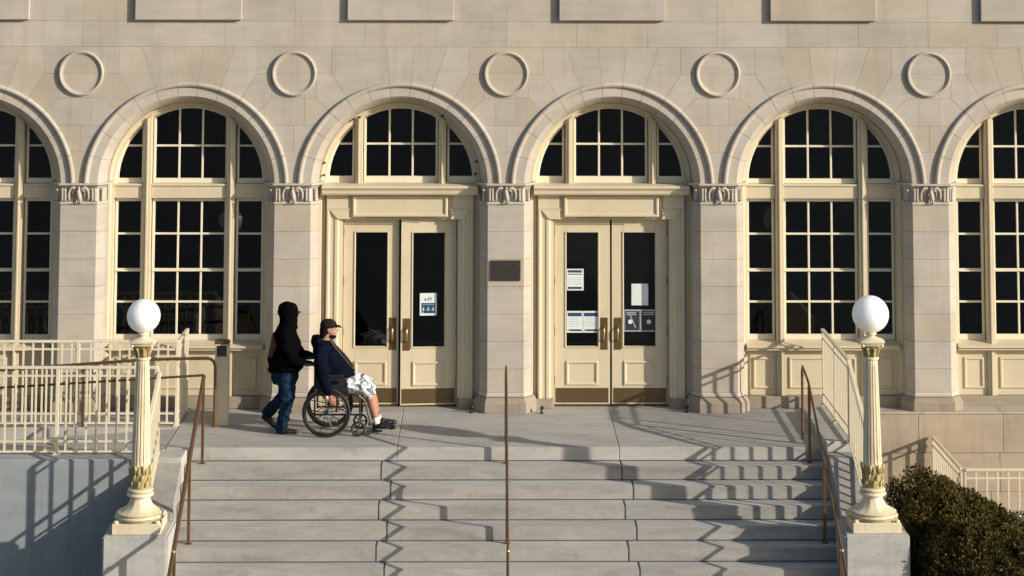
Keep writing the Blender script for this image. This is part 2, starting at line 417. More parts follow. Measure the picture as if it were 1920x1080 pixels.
for cx in BAYS:
    for me in arch_me: put('arch_stone', me, bld, (cx, random.uniform(-.002, .002), 0))

# medallions and raised panels
def medallion():
    m = MB(); n = 48
    rg = [(.300, .0), (.300, -.03), (.294, -.042), (.280, -.047), (.268, -.042), (.262, -.028), (.250, -.026), (.243, -.022), (.240, -.010)]
    m.loft([[(r*cos(2*pi*i/n), y, r*sin(2*pi*i/n)) for i in range(n)] for r, y in rg], caps=False)
    return m
med_me = medallion().mesh('medallion', 'carved', smooth=True)
def halfdisc(s):
    m = MB(); pts = [(.241*cos(pi*i/16), s*(.001+.241*sin(pi*i/16))) for i in range(17)]
    m.prism(pts, -.016, .002); return m.mesh('disc_stone', 'stone')
hd = [halfdisc(1), halfdisc(-1)]
for cx in PIERS:
    mo = put('medallion', med_me, bld, (cx, 0, 4.428))
    for h in hd: put('disc_stone', h, mo)
def panel():
    m = MB(); m.prism([(-.715, 5.135), (.715, 5.135), (.715, 6.25), (-.715, 6.25)], -.065, -.002); return m
pm = panel().mesh('stone_panel', 'stone', bevel=.008)
for cx in BAYS: put('stone_panel', pm, bld, (cx, 0, 0))

# piers
def plan(d=0.0, e=0.0):
    return [(-.350-d, .38), (-.338-d, .12-e), (-.24-.45*d, -d), (.24+.45*d, -d), (.338+d, .12-e), (.350+d, .38)]
def pstone(z0, z1):
    m = MB(); c = .0025; gp = .0013
    m.loft([[(x, y, z0+gp) for x, y in plan(-c)], [(x, y, z0+gp+c) for x, y in plan()], [(x, y, z1-gp-c) for x, y in plan()], [(x, y, z1-gp) for x, y in plan(-c)]])
    return m
zs = [.255, .56, .915, 1.27, 1.63, 1.985, 2.345, 2.70]
ps_me = [pstone(a, b).mesh('pier_stone', 'stone') for a, b in zip(zs, zs[1:])]
def loftplan(lv): 
    m = MB(); m.loft([[(x, y, z) for x, y in plan(d, max(d, 0)*.5)] for z, d in lv]); return m
base_me = loftplan([(0.0, .072), (.125, .072), (.135, .066), (.165, .045), (.192, .026)]).mesh('pier_base', 'base', bevel=.003)
base2_me = loftplan([(.1925, -.004), (.2, -.004), (.201, .016), (.222, .018), (.24, .008), (.2545, 0)]).mesh('base_moulding', 'carved')
cap_me = loftplan([(2.7015, .0), (2.704, .014), (2.722, .016), (2.734, .008), (2.742, -.020), (2.905, -.022), (2.92, -.004), (2.935, .004)]).mesh('capital', 'carved')
aba_me = loftplan([(2.936, .012), (2.95, .035), (2.956, .048), (2.981, .048)]).mesh('abacus', 'carved')
def eagle():
    m = MB()
    m.tube([(0.02, .0, 2.735), (.016, -.020, 2.775), (.006, -.032, 2.83), (-.002, -.036, 2.875), (0, -.040, 2.905)], [.020, .030, .034, .026, .018], 10)
    m.ell((.002, -.046, 2.918), (.020, .024, .020)); m.tube([(.004, -.06, 2.920), (.012, -.076, 2.912), (.014, -.079, 2.903)], [.010, .007, .002], 6)
    for s in (-1, 1):
        m.tube([(s*.026, -.022, 2.885), (s*.050, -.026, 2.915), (s*.085, -.025, 2.922), (s*.112, -.024, 2.900), (s*.130, -.020, 2.85), (s*.130, -.014, 2.79), (s*.118, -.006, 2.745)], [.014, .018, .019, .018, .016, .014, .008], 8)
        m.tube([(s*.035, -.018, 2.87), (s*.062, -.020, 2.885), (s*.080, -.012, 2.865), (s*.078, -.006, 2.82), (s*.070, .0, 2.79)], [.008, .012, .012, .008, .004], 7)
        m.tube([(s*.018, -.020, 2.79), (s*.024, -.026, 2.76), (s*.030, -.03, 2.728)], [.014, .011, .010], 7)
        m.ell((s*.034, -.036, 2.722), (.016, .014, .008), 8, 5)
    m.tube([(0, -.02, 2.75), (0, -.018, 2.715)], [.018, .012], 6)
    return m
eag_me = eagle().mesh('eagle_relief', 'carved', smooth='all')
def leafbar():
    m = MB(); m.tube([(0, -.002, 2.742), (0, -.010, 2.76), (0, -.013, 2.86), (0, -.017, 2.89), (0, -.028, 2.91)], [.013, .015, .015, .017, .014], 7); return m
lb_me = leafbar().mesh('leaf', 'carved', smooth='all')
for cx in PIERS:
    for me in ps_me: put('pier_stone', me, bld, (cx, wobble(), 0))
    put('pier_base', base_me, bld, (cx, 0, 0)); put('base_moulding', base2_me, bld, (cx, 0, 0))
    co = put('capital', cap_me, bld, (cx, 0, 0)); put('abacus', aba_me, co)
    put('eagle_relief', eag_me, co)
    for x in (-.218, -.180, .180, .218): put('leaf', lb_me, co, (x, 0, 0))
    for s in (-1, 1):
        for t in (.5,):
            put('leaf', lb_me, co, (s*(.24+.098*t), .12*t, 0), (0, 0, s*radians(50)))

# ---- joinery shared helpers
REC = .115          # depth of the window joinery behind the stone splay
def sweep_arch(prof, zb, zc=ZC, n=28):
    rings = [[(-r, y, zb) for r, y in prof]]
    for i in range(n+1):
        a = pi-pi*i/n; rings.append([(r*cos(a), y, zc+r*sin(a)) for r, y in prof])
    rings.append([(r, y, zb) for r, y in prof])
    return MB().loft(rings, caps=False, closed=False)
casing_prof = [(1.10, .172), (1.088, .166), (1.080, .156), (1.058, .156), (1.051, .163), (1.048, .200), (1.040, .206), (1.012, .206), (1.008, .214), (1.006, .34)]
casing_me = sweep_arch(casing_prof, .15).mesh('casing', 'cream', smooth=True)
zg = 2.965; RG = .968
sash_ring = sweep_arch([(1.02, .300), (.985, .300), (.972, .306), (RG, .318), (RG, .36)], 2.935, zg)
def rect(x0, x1, z0, z1): return [(x0, z0), (x1, z0), (x1, z1), (x0, z1)]
def pane_me(poly): return MB().prism(poly, .345, .352).mesh('pane', 'glass')
def arcz(u, r=RG, zc=zg): return zc+sqrt(max(r*r-u*u, 0))
GU = .470; GI, GO = .655, .968      # centre glass half width; side glass inner and outer edge
def bar(x0, x1, z0, z1, y0=.322, y1=.346): return MB().box(x0, x1, y0, y1, z0, z1)
def upper(parent, cx, glaz0, zmid, me_cache={}):
    key = (glaz0, zmid)
    if key not in me_cache:
        L = []
        L.append(('sash', sash_ring.mesh('sash', 'sash', smooth=True)))
        m = MB()   # stiles and bottom rails of three sashes
        for a, b in ((-GU-.032, -GU), (GU, GU+.032), (GI-.030, GI), (-GI, -GI+.030)):
            u = max(abs(a), abs(b)); m.prism([(a, 2.936), (b, 2.936), (b, arcz(b, .985)), (a, arcz(a, .985))], .302, .36)
        for a, b in ((-GU, GU), (GI, GO+.03), (-GO-.03, -GI)): m.box(a, b, .304, .36, 2.936, glaz0)
        L.append(('sash_frame', m.mesh('sash_frame', 'sash', bevel=.004)))
        w = .0135; vx = [-.157, .157]
        for x in vx: L.append(('muntin', MB().prism([(x-w, glaz0), (x+w, glaz0), (x+w, arcz(x+w, .98)), (x-w, arcz(x-w, .98))], .322, .346).mesh('muntin', 'sash', bevel=.004)))
        for a, b in ((-GU, GU), (GI, sqrt(.98**2-(zmid-zg)**2)), (-sqrt(.98**2-(zmid-zg)**2), -GI)):
            L.append(('muntin', bar(a, b, zmid-w, zmid+w, .320).mesh('muntin', 'sash', bevel=.004)))
        ex = [-GU, -.157, .157, GU]
        for a, b in list(zip(ex, ex[1:])) + [(GI, GO), (-GO, -GI)]:
            for z0, z1 in ((glaz0-.01, zmid), (zmid, 4.1)):
                pl = clip_disc(rect(a-.004, b+.004, z0, z1), (0, zg), RG+.006)
                if len(pl) > 2: L.append(('pane', pane_me(pl)))
        me_cache[key] = L
    for nm, me in me_cache[key]: put(nm, me, parent)
def mullion(z0, z1f, yf=.185, sides=(-1, 1)):
    m = MB()
    for s in sides:
        for a, b, y in ((.512, .612, yf), (.548, .576, yf-.022)):
            ztop = (lambda u: ZC+sqrt(1.03**2-u*u)) if z1f is None else (lambda u: z1f)
            p = [(s*a, z0), (s*b, z0), (s*b, ztop(b)), (s*a, ztop(a))]
            m.prism(p, y, .37 if a < .53 else yf)
    return m
# ---- window bays
def window(cx):
    w = put('window', casing_me, bld, (cx, REC, 0))
    upper(w, cx, 3.0, 3.432)
    if 'win' not in CACHE:
        L = []
        for q in (-1, 1): L.append(('mullion', mullion(.15, None, sides=(q,)).mesh('mullion', 'cream', bevel=.005)))
        m = MB()
        for a, b in ((-.511, .511), (.613, 1.03), (-1.03, -.613)): m.box(a, b, .225, .37, 2.742, 2.934); m.box(a, b, .205, .226, 2.905, 2.932)
        L.append(('transom', m.mesh('transom', 'cream', bevel=.005)))
        w_ = .0135; rowz = [.935, 1.363, 1.785, 2.262, 2.695]
        for a, b, xs_ in ((-GU, GU, [-.157, .157]), (GI, GO, []), (-GO, -GI, [])):
            for (z0, z1, yo) in ((.935, 1.785, .0), (1.785, 2.695, -.022)):
                m = MB(); y = .306+yo+.012
                m.box(a-.032, a, y, .37, z0-(.075 if z0 < 1 else .02), z1+(.04 if z1 > 2 else .018)); m.box(b, b+.032, y, .37, z0-(.075 if z0 < 1 else .02), z1+(.04 if z1 > 2 else .018))
                m.box(a, b, y+.001, .368, z1-(.0 if z1 > 2 else .0), z1+(.04 if z1 > 2 else .018)); m.box(a, b, y+.001, .369, z0-(.075 if z0 < 1 else .02), z0)
                L.append(('sash', m.mesh('sash', 'sash', bevel=.004)))
            for x in xs_:
                for z0, z1 in ((.935, 1.765), (1.803, 2.695)): L.append(('muntin', bar(x-w_, x+w_, z0, z1).mesh('muntin', 'sash', bevel=.004)))
            for z in (1.363, 2.262): L.append(('muntin', bar(a, b, z-w_, z+w_, .3205).mesh('muntin', 'sash', bevel=.004)))
            ex = [a]+xs_+[b]
            for xa, xb in zip(ex, ex[1:]):
                for za, zb in zip(rowz, rowz[1:]): L.append(('pane', pane_me(rect(xa-.003 if xa == a else xa, xb+.003 if xb == b else xb, za, zb))))
        m = MB()   # sill
        m.prism([(.37, .86), (.30, .86), (.10, .815), (.09, .81), (.09, .79), (.12, .785), (.12, .755), (.37, .755)], -1.03, 1.03, 'x')
        L.append(('sill', m.mesh('sill', 'cream', bevel=.003)))
        for a, b in ((-.512, .512), (.612, 1.04), (-1.04, -.612)):
            m = MB(); m.box(a, b, .225, .37, .155, .755); L.append(('apron', m.mesh('apron', 'cream', bevel=.003)))
            fa, fb = (a+.055, b-.055) if a < 0 < b else ((a+.05, b-.10) if a > 0 else (a+.10, b-.05))
            pp = [(0, 0), (.012, -.018), (.03, -.018), (.045, .008)]
            r0 = rect(fa, fb, .235, .655); rings = [[(x, .224+y, z) for x, z in inset(r0, d)] for d, y in pp]
            m = MB().loft(rings, caps=False)
            m.add(rings[-1], [(0, 1, 2, 3)]); L.append(('panel_moulding', m.mesh('panel_moulding', 'cream')))
        CACHE['win'] = L
    for nm, me in CACHE['win']: put(nm, me, w)
CACHE = {}; AJAR = 5.2
for cx in (-7.1, -4.26, 4.26, 7.1): window(cx)
# base course under the windows
bc_me = MB().box(-1.07, 1.07, .235, .42, 0, .152).mesh('base_course', 'base', bevel=.006)
for cx in (-7.1, -4.26, 4.26, 7.1): put('base_course', bc_me, bld, (cx, 0, 0.002))
# ---- door bays
DY = .40
def doorbay(cx, opened):
    fl = put('fanlight', casing_me, bld, (cx, REC, 0)); upper(fl, cx, 3.03, 3.46)
    if 'door' not in CACHE:
        L = []
        for q in (-1, 1): L.append(('mullion', mullion(2.93, None, sides=(q,)).mesh('mullion', 'cream', bevel=.005)))
        # cornice
        m = MB(); m.prism([(.56, 2.948), (.20, 2.944), (.13, 2.925), (.118, 2.90), (.135, 2.885), (.150, 2.86), (.150, 2.83), (.165, 2.805), (.20, 2.80), (.56, 2.80)], -1.047, 1.047, 'x')
        L.append(('cornice', m.mesh('cornice', 'cream', bevel=.002)))
        m = MB()
        m.box(-.86, .86, .30, .46, 2.475, 2.80)                                    # frieze
        for s in (-1, 1):
            m.prism(rect(*sorted((s*.860, s*1.03)), .125, 2.80), .345, .5)                                # recess by the pilaster
        L.append(('frieze', m.mesh('frieze', 'cream')))
        pp = [(0, 0), (0, -.05), (.012, -.058), (.03, -.058), (.045, -.035)]
        r0 = rect(-.64, .64, 2.507, 2.787); rings = [[(x, .299+y, z) for x, z in inset(r0, d)] for d, y in pp]
        m = MB().loft(rings, caps=False); m.add(rings[-1], [(0, 1, 2, 3)])
        L.append(('frieze_panel', m.mesh('frieze_panel', 'cream')))
        L.append(('drip_strip', MB().box(-.47, .47, .235, .245, 2.497, 2.505).mesh('drip_strip', 'bronze')))
        for s in (-1, 1):
            m = MB()
            pr = [(.985, .345), (.985, .262), (.975, .250), (.955, .250), (.945, .262), (.935, .275), (.88, .275), (.87, .262), (.835, .262), (.828, .275), (.815, .285), (.785, .29), (.782, .42), (.985, .42)]
            m.prism([(s*a, y) for a, y in pr], .125, 2.60, 'z')
            L.append(('pilaster', m.mesh('pilaster', 'cream')))
            m = MB(); m.box(*sorted((s*.984, s*.70)), .258, .34, 2.612, 2.799); m.box(*sorted((s*.986, s*.672)), .248, .34, 2.598, 2.611)
            m.prism([(s*a, z) for a, z in ((.945, 2.597), (.69, 2.597), (.69, 2.50), (.67, 2.477), (.835, 2.477))], .247, .34)
            L.append(('crossette', m.mesh('crossette', 'cream', bevel=.003)))
            m = MB(); m.box(*sorted((s*.79, s*1.03)), .235, .5, 0.001, .124); L.append(('plinth_block', m.mesh('plinth_block', 'base', bevel=.005)))
            m = MB(); m.box(*sorted((s*.986, s*1.046)), .135, .345, .002, .12); L.append(('plinth_block', m.mesh('plinth_block', 'base', bevel=.005)))
        m = MB(); m.box(-.782, -.768, .33, .46, 0, 2.475); m.box(.768, .782, .33, .46, 0, 2.475); m.box(-.768, .768, .33, .46, 2.462, 2.475)
        L.append(('door_frame', m.mesh('door_frame', 'cream')))
        L.append(('threshold', MB().box(-.78, .78, .36, .52, 0.001, .014).mesh('threshold', 'bronze')))
        CACHE['door'] = L
    for nm, me in CACHE['door']: put(nm, me, fl, (0, 0 if nm == 'mullion' else -REC, 0))
    for s in (-1, 1):
        d = leaf(s); d.parent = bld; d.location = (cx+s*.765, DY, 0)
        if opened and s > 0: d.rotation_euler = (0, 0, radians(AJAR))
def leaf(s):
    """door leaf, origin on its hinge side; x runs from the hinge (0) towards the meeting stile"""
    if ('leaf', s) not in CACHE:
        k = -s; L = []
        Wd = .752
        def B(m, a, b, y0, y1, z0, z1): lo, hi = sorted((k*a, k*b)); m.box(lo, hi, y0, y1, z0, z1)
        m = MB(); z0, z1 = .022, 2.458; g0, g1, gz0, gz1 = .158, .598, .775, 2.288
        B(m, .004, g0, 0, .045, z0, z1); B(m, g1, Wd, 0, .045, z0, z1); B(m, g0, g1, 0, .045, gz1, z1); B(m, g0, g1, 0, .045, z0, gz0)
        body = m.mesh('door', 'cream', bevel=.003)
        m = MB()
        lo, hi = sorted((k*g0, k*g1)); r0 = rect(lo, hi, gz0, gz1)
        rings = [[(x, y, z) for x, z in inset(r0, d)] for d, y in ((-.012, -.001), (-.008, -.012), (.0, -.012), (.010, .02))]
        m.loft(rings, caps=False); L.append(('glazing_bead', m.mesh('glazing_bead', 'cream')))
        L.append(('pane', MB().box(lo, hi, .018, .024, gz0, gz1).mesh('pane', 'glass')))
        r0 = rect(lo+.0, hi-.0, .268, .595)
        rings = [[(x, y, z) for x, z in inset(r0, d)] for d, y in ((-.0, -.001), (.012, -.018), (.028, -.018), (.046, -.001), (.052, -.001))]
        m = MB().loft(rings, caps=False); L.append(('panel_moulding', m.mesh('panel_moulding', 'cream')))
        m = MB(); B(m, .022, Wd-.02, -.004, 0.001, .045, .236); L.append(('kick_plate', m.mesh('kick_plate', 'bronze')))
        m = MB(); B(m, .625, .722, -.006, 0.001, .737, 1.159); L.append(('pull_plate', m.mesh('pull_plate', 'bronze', bevel=.002)))
        m = MB(); x = k*.672; m.tube([(x, -.006, .86), (x, -.045, .875), (x, -.055, .90), (x, -.055, 1.0), (x, -.045, 1.025), (x, -.006, 1.04)], .0115, 8)
        L.append(('pull_handle', m.mesh('pull_handle', 'brass', smooth='all')))
        m = MB(); B(m, .06, .70, .085, .115, .795, .83); B(m, .08, .10, .044, .086, .80, .825); B(m, .66, .68, .044, .086, .80, .825); L.append(('push_bar', m.mesh('push_bar', 'steel', bevel=.003)))
        for z in (.33, .98, 1.64, 2.30):
            m = MB(); m.tube([(k*.0, -.010, z-.055), (k*.0, -.010, z+.055)], .011, 8); L.append(('hinge', m.mesh('hinge', 'bronze', smooth=True)))
        CACHE[('leaf', s)] = (body, L)
    body, L = CACHE[('leaf', s)]
    d = put('door', body)
    for nm, me in L: put(nm, me, d)
    return d
doorbay(-1.42, True); doorbay(1.42, False)
MB().box(-9.5, 9.5, 4.0, 4.04, 0, 5).build('interior_wall', 'hall', bld)
MB().box(-9.5, 9.5, .53, 4.0, -.03, -.003).build('interior_floor', 'hall_floor', bld)
MB().box(-9.5, 9.5, .07, 4.04, 4.6, 4.64).build('ceiling', 'hall', bld)
for x in (-9.5, 9.46): MB().box(x, x+.04, .07, 4.0, 0, 4.6).build('interior_wall', 'hall', bld)
# small bird deterrent brackets on the first door's arch
for i, (x, z) in enumerate(((-1.02, 3.225), (-1.025, 3.06), (-.63, 3.80), (-.56, 3.83), (.56, 3.85), (.675, 3.82), (1.02, 3.24), (1.01, 3.08))):
    m = MB(); m.ell((0, 0, 0), (.020, .02, .018), 8, 6); m.tube([(0, 0, 0), (0, .06, 0)], .008, 6)
    m.build('bracket', 'black', bld, (-1.42+x, .24, z))

# plaque
pq = MB().box(-.197, .197, -.022, -.001, 0, .265).build('plaque', 'plaque', None, (0, 0, 1.708), bevel=.004)
tag(pq, 'dark metal plaque fixed to the stone pier between the two entrances', 'plaque')
for i in range(9):
    w = .15 if i == 0 else .17-random.uniform(0, .03)
    MB().box(-w, w, -.0245, -.0225, .225-i*.024, .233-i*.024).build('text_line', plain_cache if False else M['plaque'], pq)

# ================================================================== NOTICES
def text_me(txt, size, mat):
    c = bpy.data.curves.new('lettering', 'FONT'); c.body = txt; c.size = size; c.align_x = 'CENTER'; c.extrude = .0008; c.offset = size*.02
    o = bpy.data.objects.new('tmp', c); COL.objects.link(o)
    dg = bpy.context.evaluated_depsgraph_get(); me = bpy.data.meshes.new_from_object(o.evaluated_get(dg))
    bpy.data.objects.remove(o); me.materials.clear(); me.materials.append(M[mat]); return me
def notice(label, x, z, w, h, mat='paper'):
    o = MB().box(0, w, 0, .0018, 0, h).build('notice', mat, None, (x, DY+.0145, z)); return tag(o, label, 'notice', 'notices taped to the door glass')
def blk(o, x0, x1, z0, z1, mat, nm='printed_block', dy=.0012):
    MB().box(x0, x1, -dy, -.0002, z0, z1).build(nm, mat, o)
# 6 FT distancing notice on the left doorway's right leaf (the leaf stands ajar by 3 degrees)
n1 = notice('white notice reading 6 FT above a blue block, on the left entrance', 0, 0, .228, .295)
a = radians(AJAR); hx = -1.42+.765
n1.rotation_euler = (0, 0, a)
lx = -1.150-hx; n1.location = (hx+lx*cos(a)-.0135*sin(a), DY+lx*sin(a)+.0135*cos(a), 1.19)
t = put('lettering', text_me('6 FT', .055, 'black'), n1, (.114, -.0008, .195), (pi/2, 0, 0))
blk(n1, .022, .206, .03, .165, 'blue_print')
for i in range(3):
    x = .047+i*.067
    m = MB(); m.box(x-.008, x+.008, -.0022, -.0014, .065, .092); m.ell((x, -.0018, .101), (.008, .0006, .008), 10, 6); m.build('figure', 'paper', n1)
MB().box(.055, .172, -.0022, -.0014, .073, .078).build('arrow', 'grey_print', n1)
MB().box(.035, .19, -.0022, -.0014, .14, .146).build('text_line', 'grey_print', n1)
MB().box(.035, .055, -.0022, -.0014, .038, .05).build('emblem', 'paper', n1)
n2 = notice('single white notice with dark green bands, high on the left leaf of the right entrance', .829, 1.515, .225, .285)
for a_, b_, mm in ((.235, .268, 'teal_print'), (.208, .219, 'teal_print'), (.018, .048, 'teal_print'), (.165, .169, 'paper_line'), (.14, .144, 'paper_line'), (.12, .124, 'paper_line'), (.095, .099, 'paper_line'), (.075, .079, 'paper_line')):
    blk(n2, .012, .20, a_, b_, mm, 'printed_band' if mm == 'teal_print' else 'text_line')
for i, lb in enumerate(('white notice with blue header, left one of the pair low on the right entrance', 'white notice with blue header, right one of the pair beside the pull plate')):
    nn = notice(lb, .829+i*.219, .958, .214, .285)
    blk(nn, .012, .20, .215, .262, 'blue_print', 'printed_band'); blk(nn, .012, .20, .02, .045, 'teal_print', 'printed_band'); 
    MB().box(.02, .035, -.002, -.0013, .025, .04).build('emblem', 'paper', nn)
    for q in range(6): blk(nn, .022, .19-random.uniform(0, .04), .19-q*.022, .194-q*.022, 'paper_line', 'text_line')
n3 = notice('blank white sheet, highest on the right leaf of the right entrance', 1.700, 1.318, .225, .285)
blk(n3, .02, .205, .02, .265, 'paper', 'sheet')
for i, lb in enumerate(('dark notice crossed by a diagonal bar, low on the right entrance', 'dark notice with pale circle and two headings, low on the right entrance')):
    nn = notice(lb, 1.603+i*.219, .972, .216, .29, 'grey_print')
    blk(nn, .010, .206, .016, .272, 'dark_print')
    for z in (.225, .25): MB().box(.03, .185 if i else .16, -.002, -.0013, z-.006, z+.008).build('text_line', 'grey_print', nn)
    m = MB(); m.prism([(.08+i*.03+.03*cos(2*pi*q/12), .13+.03*sin(2*pi*q/12)) for q in range(12)], -.002, -.0013); m.build('emblem', 'paper', nn)
    if i == 0: MB().prism([(.07, .215), (.085, .215), (.16, .05), (.145, .05)], -.0026, -.0021).build('diagonal_bar', 'grey_print', nn)

# ================================================================== FENCES
def fence(name, label, A, B, zA=0.0, zB=0.0, h=1.045, sp=.123, posts=(0.0, 1.0), group='cream metal railings', topend=None, cat='railing'):
    A = Vector((A[0], A[1], zA)); B = Vector((B[0], B[1], zB)); D = B-A; Lh = Vector((D.x, D.y)).length
    d = Vector((D.x, D.y, 0)).normalized(); nrm = Vector((-d.y, d.x, 0)); t = thing(name, label, cat, A, group)
    sl = D.z/Lh
    def railm(z, hw, hh, w=None):
        m = MB(); c = (d*Lh*.5)+Vector((0, 0, z+sl*Lh*.5)); m.obox(c, (d+Vector((0, 0, sl)))*(Lh*.5), nrm*hw, Vector((0, 0, hh))); return m
    railm(h-.016, .024, .016).build('top_rail', 'rail_cream', t, bevel=.004)
    for z in (h-.115, .155, .035): railm(z, .011, .011).build('rail', 'rail_cream', t)
    n = max(1, round(Lh/sp)); me = MB().box(-.0105, .0105, -.0105, .0105, .035, h-.03).mesh('baluster', 'rail_cream')
    ang = atan2(d.y, d.x)
    pset = [p*Lh for p in posts]
    for i in range(n+1):
        q = Lh*i/n
        if min([abs(q-p) for p in pset]+[9]) < .045: continue
        put('baluster', me, t, d*q+Vector((0, 0, sl*q)), (0, 0, ang))
    pm_ = MB().box(-.02, .02, -.02, .02, 0, h-.02); pm_.box(-.04, .04, -.04, .04, -.002, .012); pm_.box(-.028, .028, -.028, .028, .012, .03)
    pme = pm_.mesh('post', 'rail_cream', bevel=.002)
    for p in pset: put('post', pme, t, d*p+Vector((0, 0, sl*p)), (0, 0, ang))
    return t
fence('railing', 'front cream railing along the outer kerb of the ramp, left of the lamp', (-9.4, -2.33), (-4.25, -2.33), 0, 0, posts=(.02, .27, .52, .765, 1.0))
fence('railing', 'rear cream railing between the ramp and the windows on the left', (-9.4, -.83), (-4.22, -.83), .012, .012, posts=(.02, .27, .52, .755, 1.0), h=1.075)
fence('railing', 'short cream railing seen end-on, from the rear left railing to the wall', (-4.22, -.80), (-4.22, .09), 0, 0, h=1.075, posts=(0.97,))
fence('railing', 'cream railing sloping down behind the left globe lamp', (-4.22, -2.37), (-4.22, -3.40), -.03, -.54, h=1.02, posts=(1.0,))
fence('railing', 'level cream railing on the kerb at the right edge of the landing', (4.22, .06), (4.22, -2.10), .09, .09, h=.985, posts=(.04, .5, 1.0))
fence('railing', 'cream railing sloping down behind the right globe lamp', (4.22, -2.14), (4.22, -3.40), .04, -.53, h=1.0, posts=(1.0,))
gz = -1.25
fence('guard_rail', 'cream railing from the base wall out to the corner behind the bush', (5.63, -.16), (5.63, -1.92), gz, gz, h=-.27-gz, posts=(.02, 1.0), group='areaway railings')
fence('guard_rail', 'cream railing above the bush at the right edge of the photo', (5.67, -1.94), (9.0, -1.94), gz, gz, h=-.27-gz, posts=(.5, 1.0), group='areaway railings', sp=.135)
ar = struct(MB().box(4.4, 9.5, -2.3, -.13, -2.02, gz).build('path', 'landing'))

# ================================================================== HANDRAILS
def rounded(pts, r=.08, n=5):
    pts = [Vector(p) for p in pts]; out = [pts[0]]
    for a, b, c in zip(pts, pts[1:], pts[2:]):
        u = (a-b); v = (c-b); k = min(r, u.length*.45, v.length*.45); p0 = b+u.normalized()*k; p1 = b+v.normalized()*k
        for i in range(n+1):
            t = i/n; out.append(p0*(1-t)**2+b*2*t*(1-t)+p1*t*t)
    out.append(pts[-1]); return out
def rz(y): return .80-.552*(-2.07-y)      # rail height along the steps
def postm(t, x, y, z0, z1, w=.017):
    m = MB().box(-w, w, -w, w, 0, z1-z0); m.box(-.035, .035, -.035, .035, 0, .008); m.build('post', 'hand_bronze', t, (x, y, z0), bevel=.003)
def steprail(x, label):
    t = thing('handrail', label, 'handrail', (x, -1.53, 0), 'brown metal handrails on the steps')
    path = rounded([(0, 0, .0), (0, 0, .845), (0, -.03, .885), (0, -.54, .80), (0, -3.1, rz(-4.63)), (0, -4.3, rz(-5.83))], .10, 6)
    MB().tube(path[0:3], .017, 8).build('end_post', 'hand_bronze', t, smooth=True)
    MB().tube(path[2:], .025, 10, ry=.014).build('rail', 'hand_bronze', t, smooth=True)
    for y, n in ((-2.115, 1), (-3.28, 5), (-4.46, 9)):
        postm(t, 0, y+1.53, -R_*n, rz(y)-.01)
    MB().ell((0, -3.0, rz(-4.53)+.01), (.027, .035, .02)).build('collar', 'brass', t, smooth='all')
    return t
steprail(-.005, 'brown handrail down the middle of the steps, seen edge-on')
steprail(3.72, 'brown handrail down the right side of the steps')
t = thing('handrail', 'brown handrail down the left side of the steps, turning along the ramp', 'handrail', (-3.72, -2.07, 0), 'brown metal handrails on the steps')
MB().tube(rounded([(-5.6, .0, .55), (0, 0, .885), (0, -.04, .86), (0, -2.56, rz(-4.63)), (0, -3.76, rz(-5.83))], .03, 4), .025, 10, ry=.014).build('rail', 'hand_bronze', t, smooth=True)
postm(t, 0, -.04, -R_, .86); postm(t, 0, -1.21, -R_*5, rz(-3.28)); postm(t, 0, -2.39, -R_*9, rz(-4.46))
for x in (-1.68, -3.4, -5.2): postm(t, x, 0, -.065*(-x-.4)*1-.0, .885+x*.0598-.01)
MB().ell((0, -2.46, rz(-4.53)+.01), (.027, .035, .02)).build('collar', 'brass', t, smooth='all')
t = thing('handrail', 'brown handrail with a rounded end along the back of the ramp', 'handrail', (-3.73, -.86, 0), 'brown metal handrails on the steps')
pth = rounded([(0, 0, 0), (0, 0, .87), (-.9, 0, .845), (-5.6, 0, .52)], .14, 8)
MB().tube(pth, .019, 10).build('rail', 'hand_bronze', t, smooth=True)
for x in (-1.68, -3.5): postm(t, x, -.02, -.11-(-x-1.68)*.06, .80)

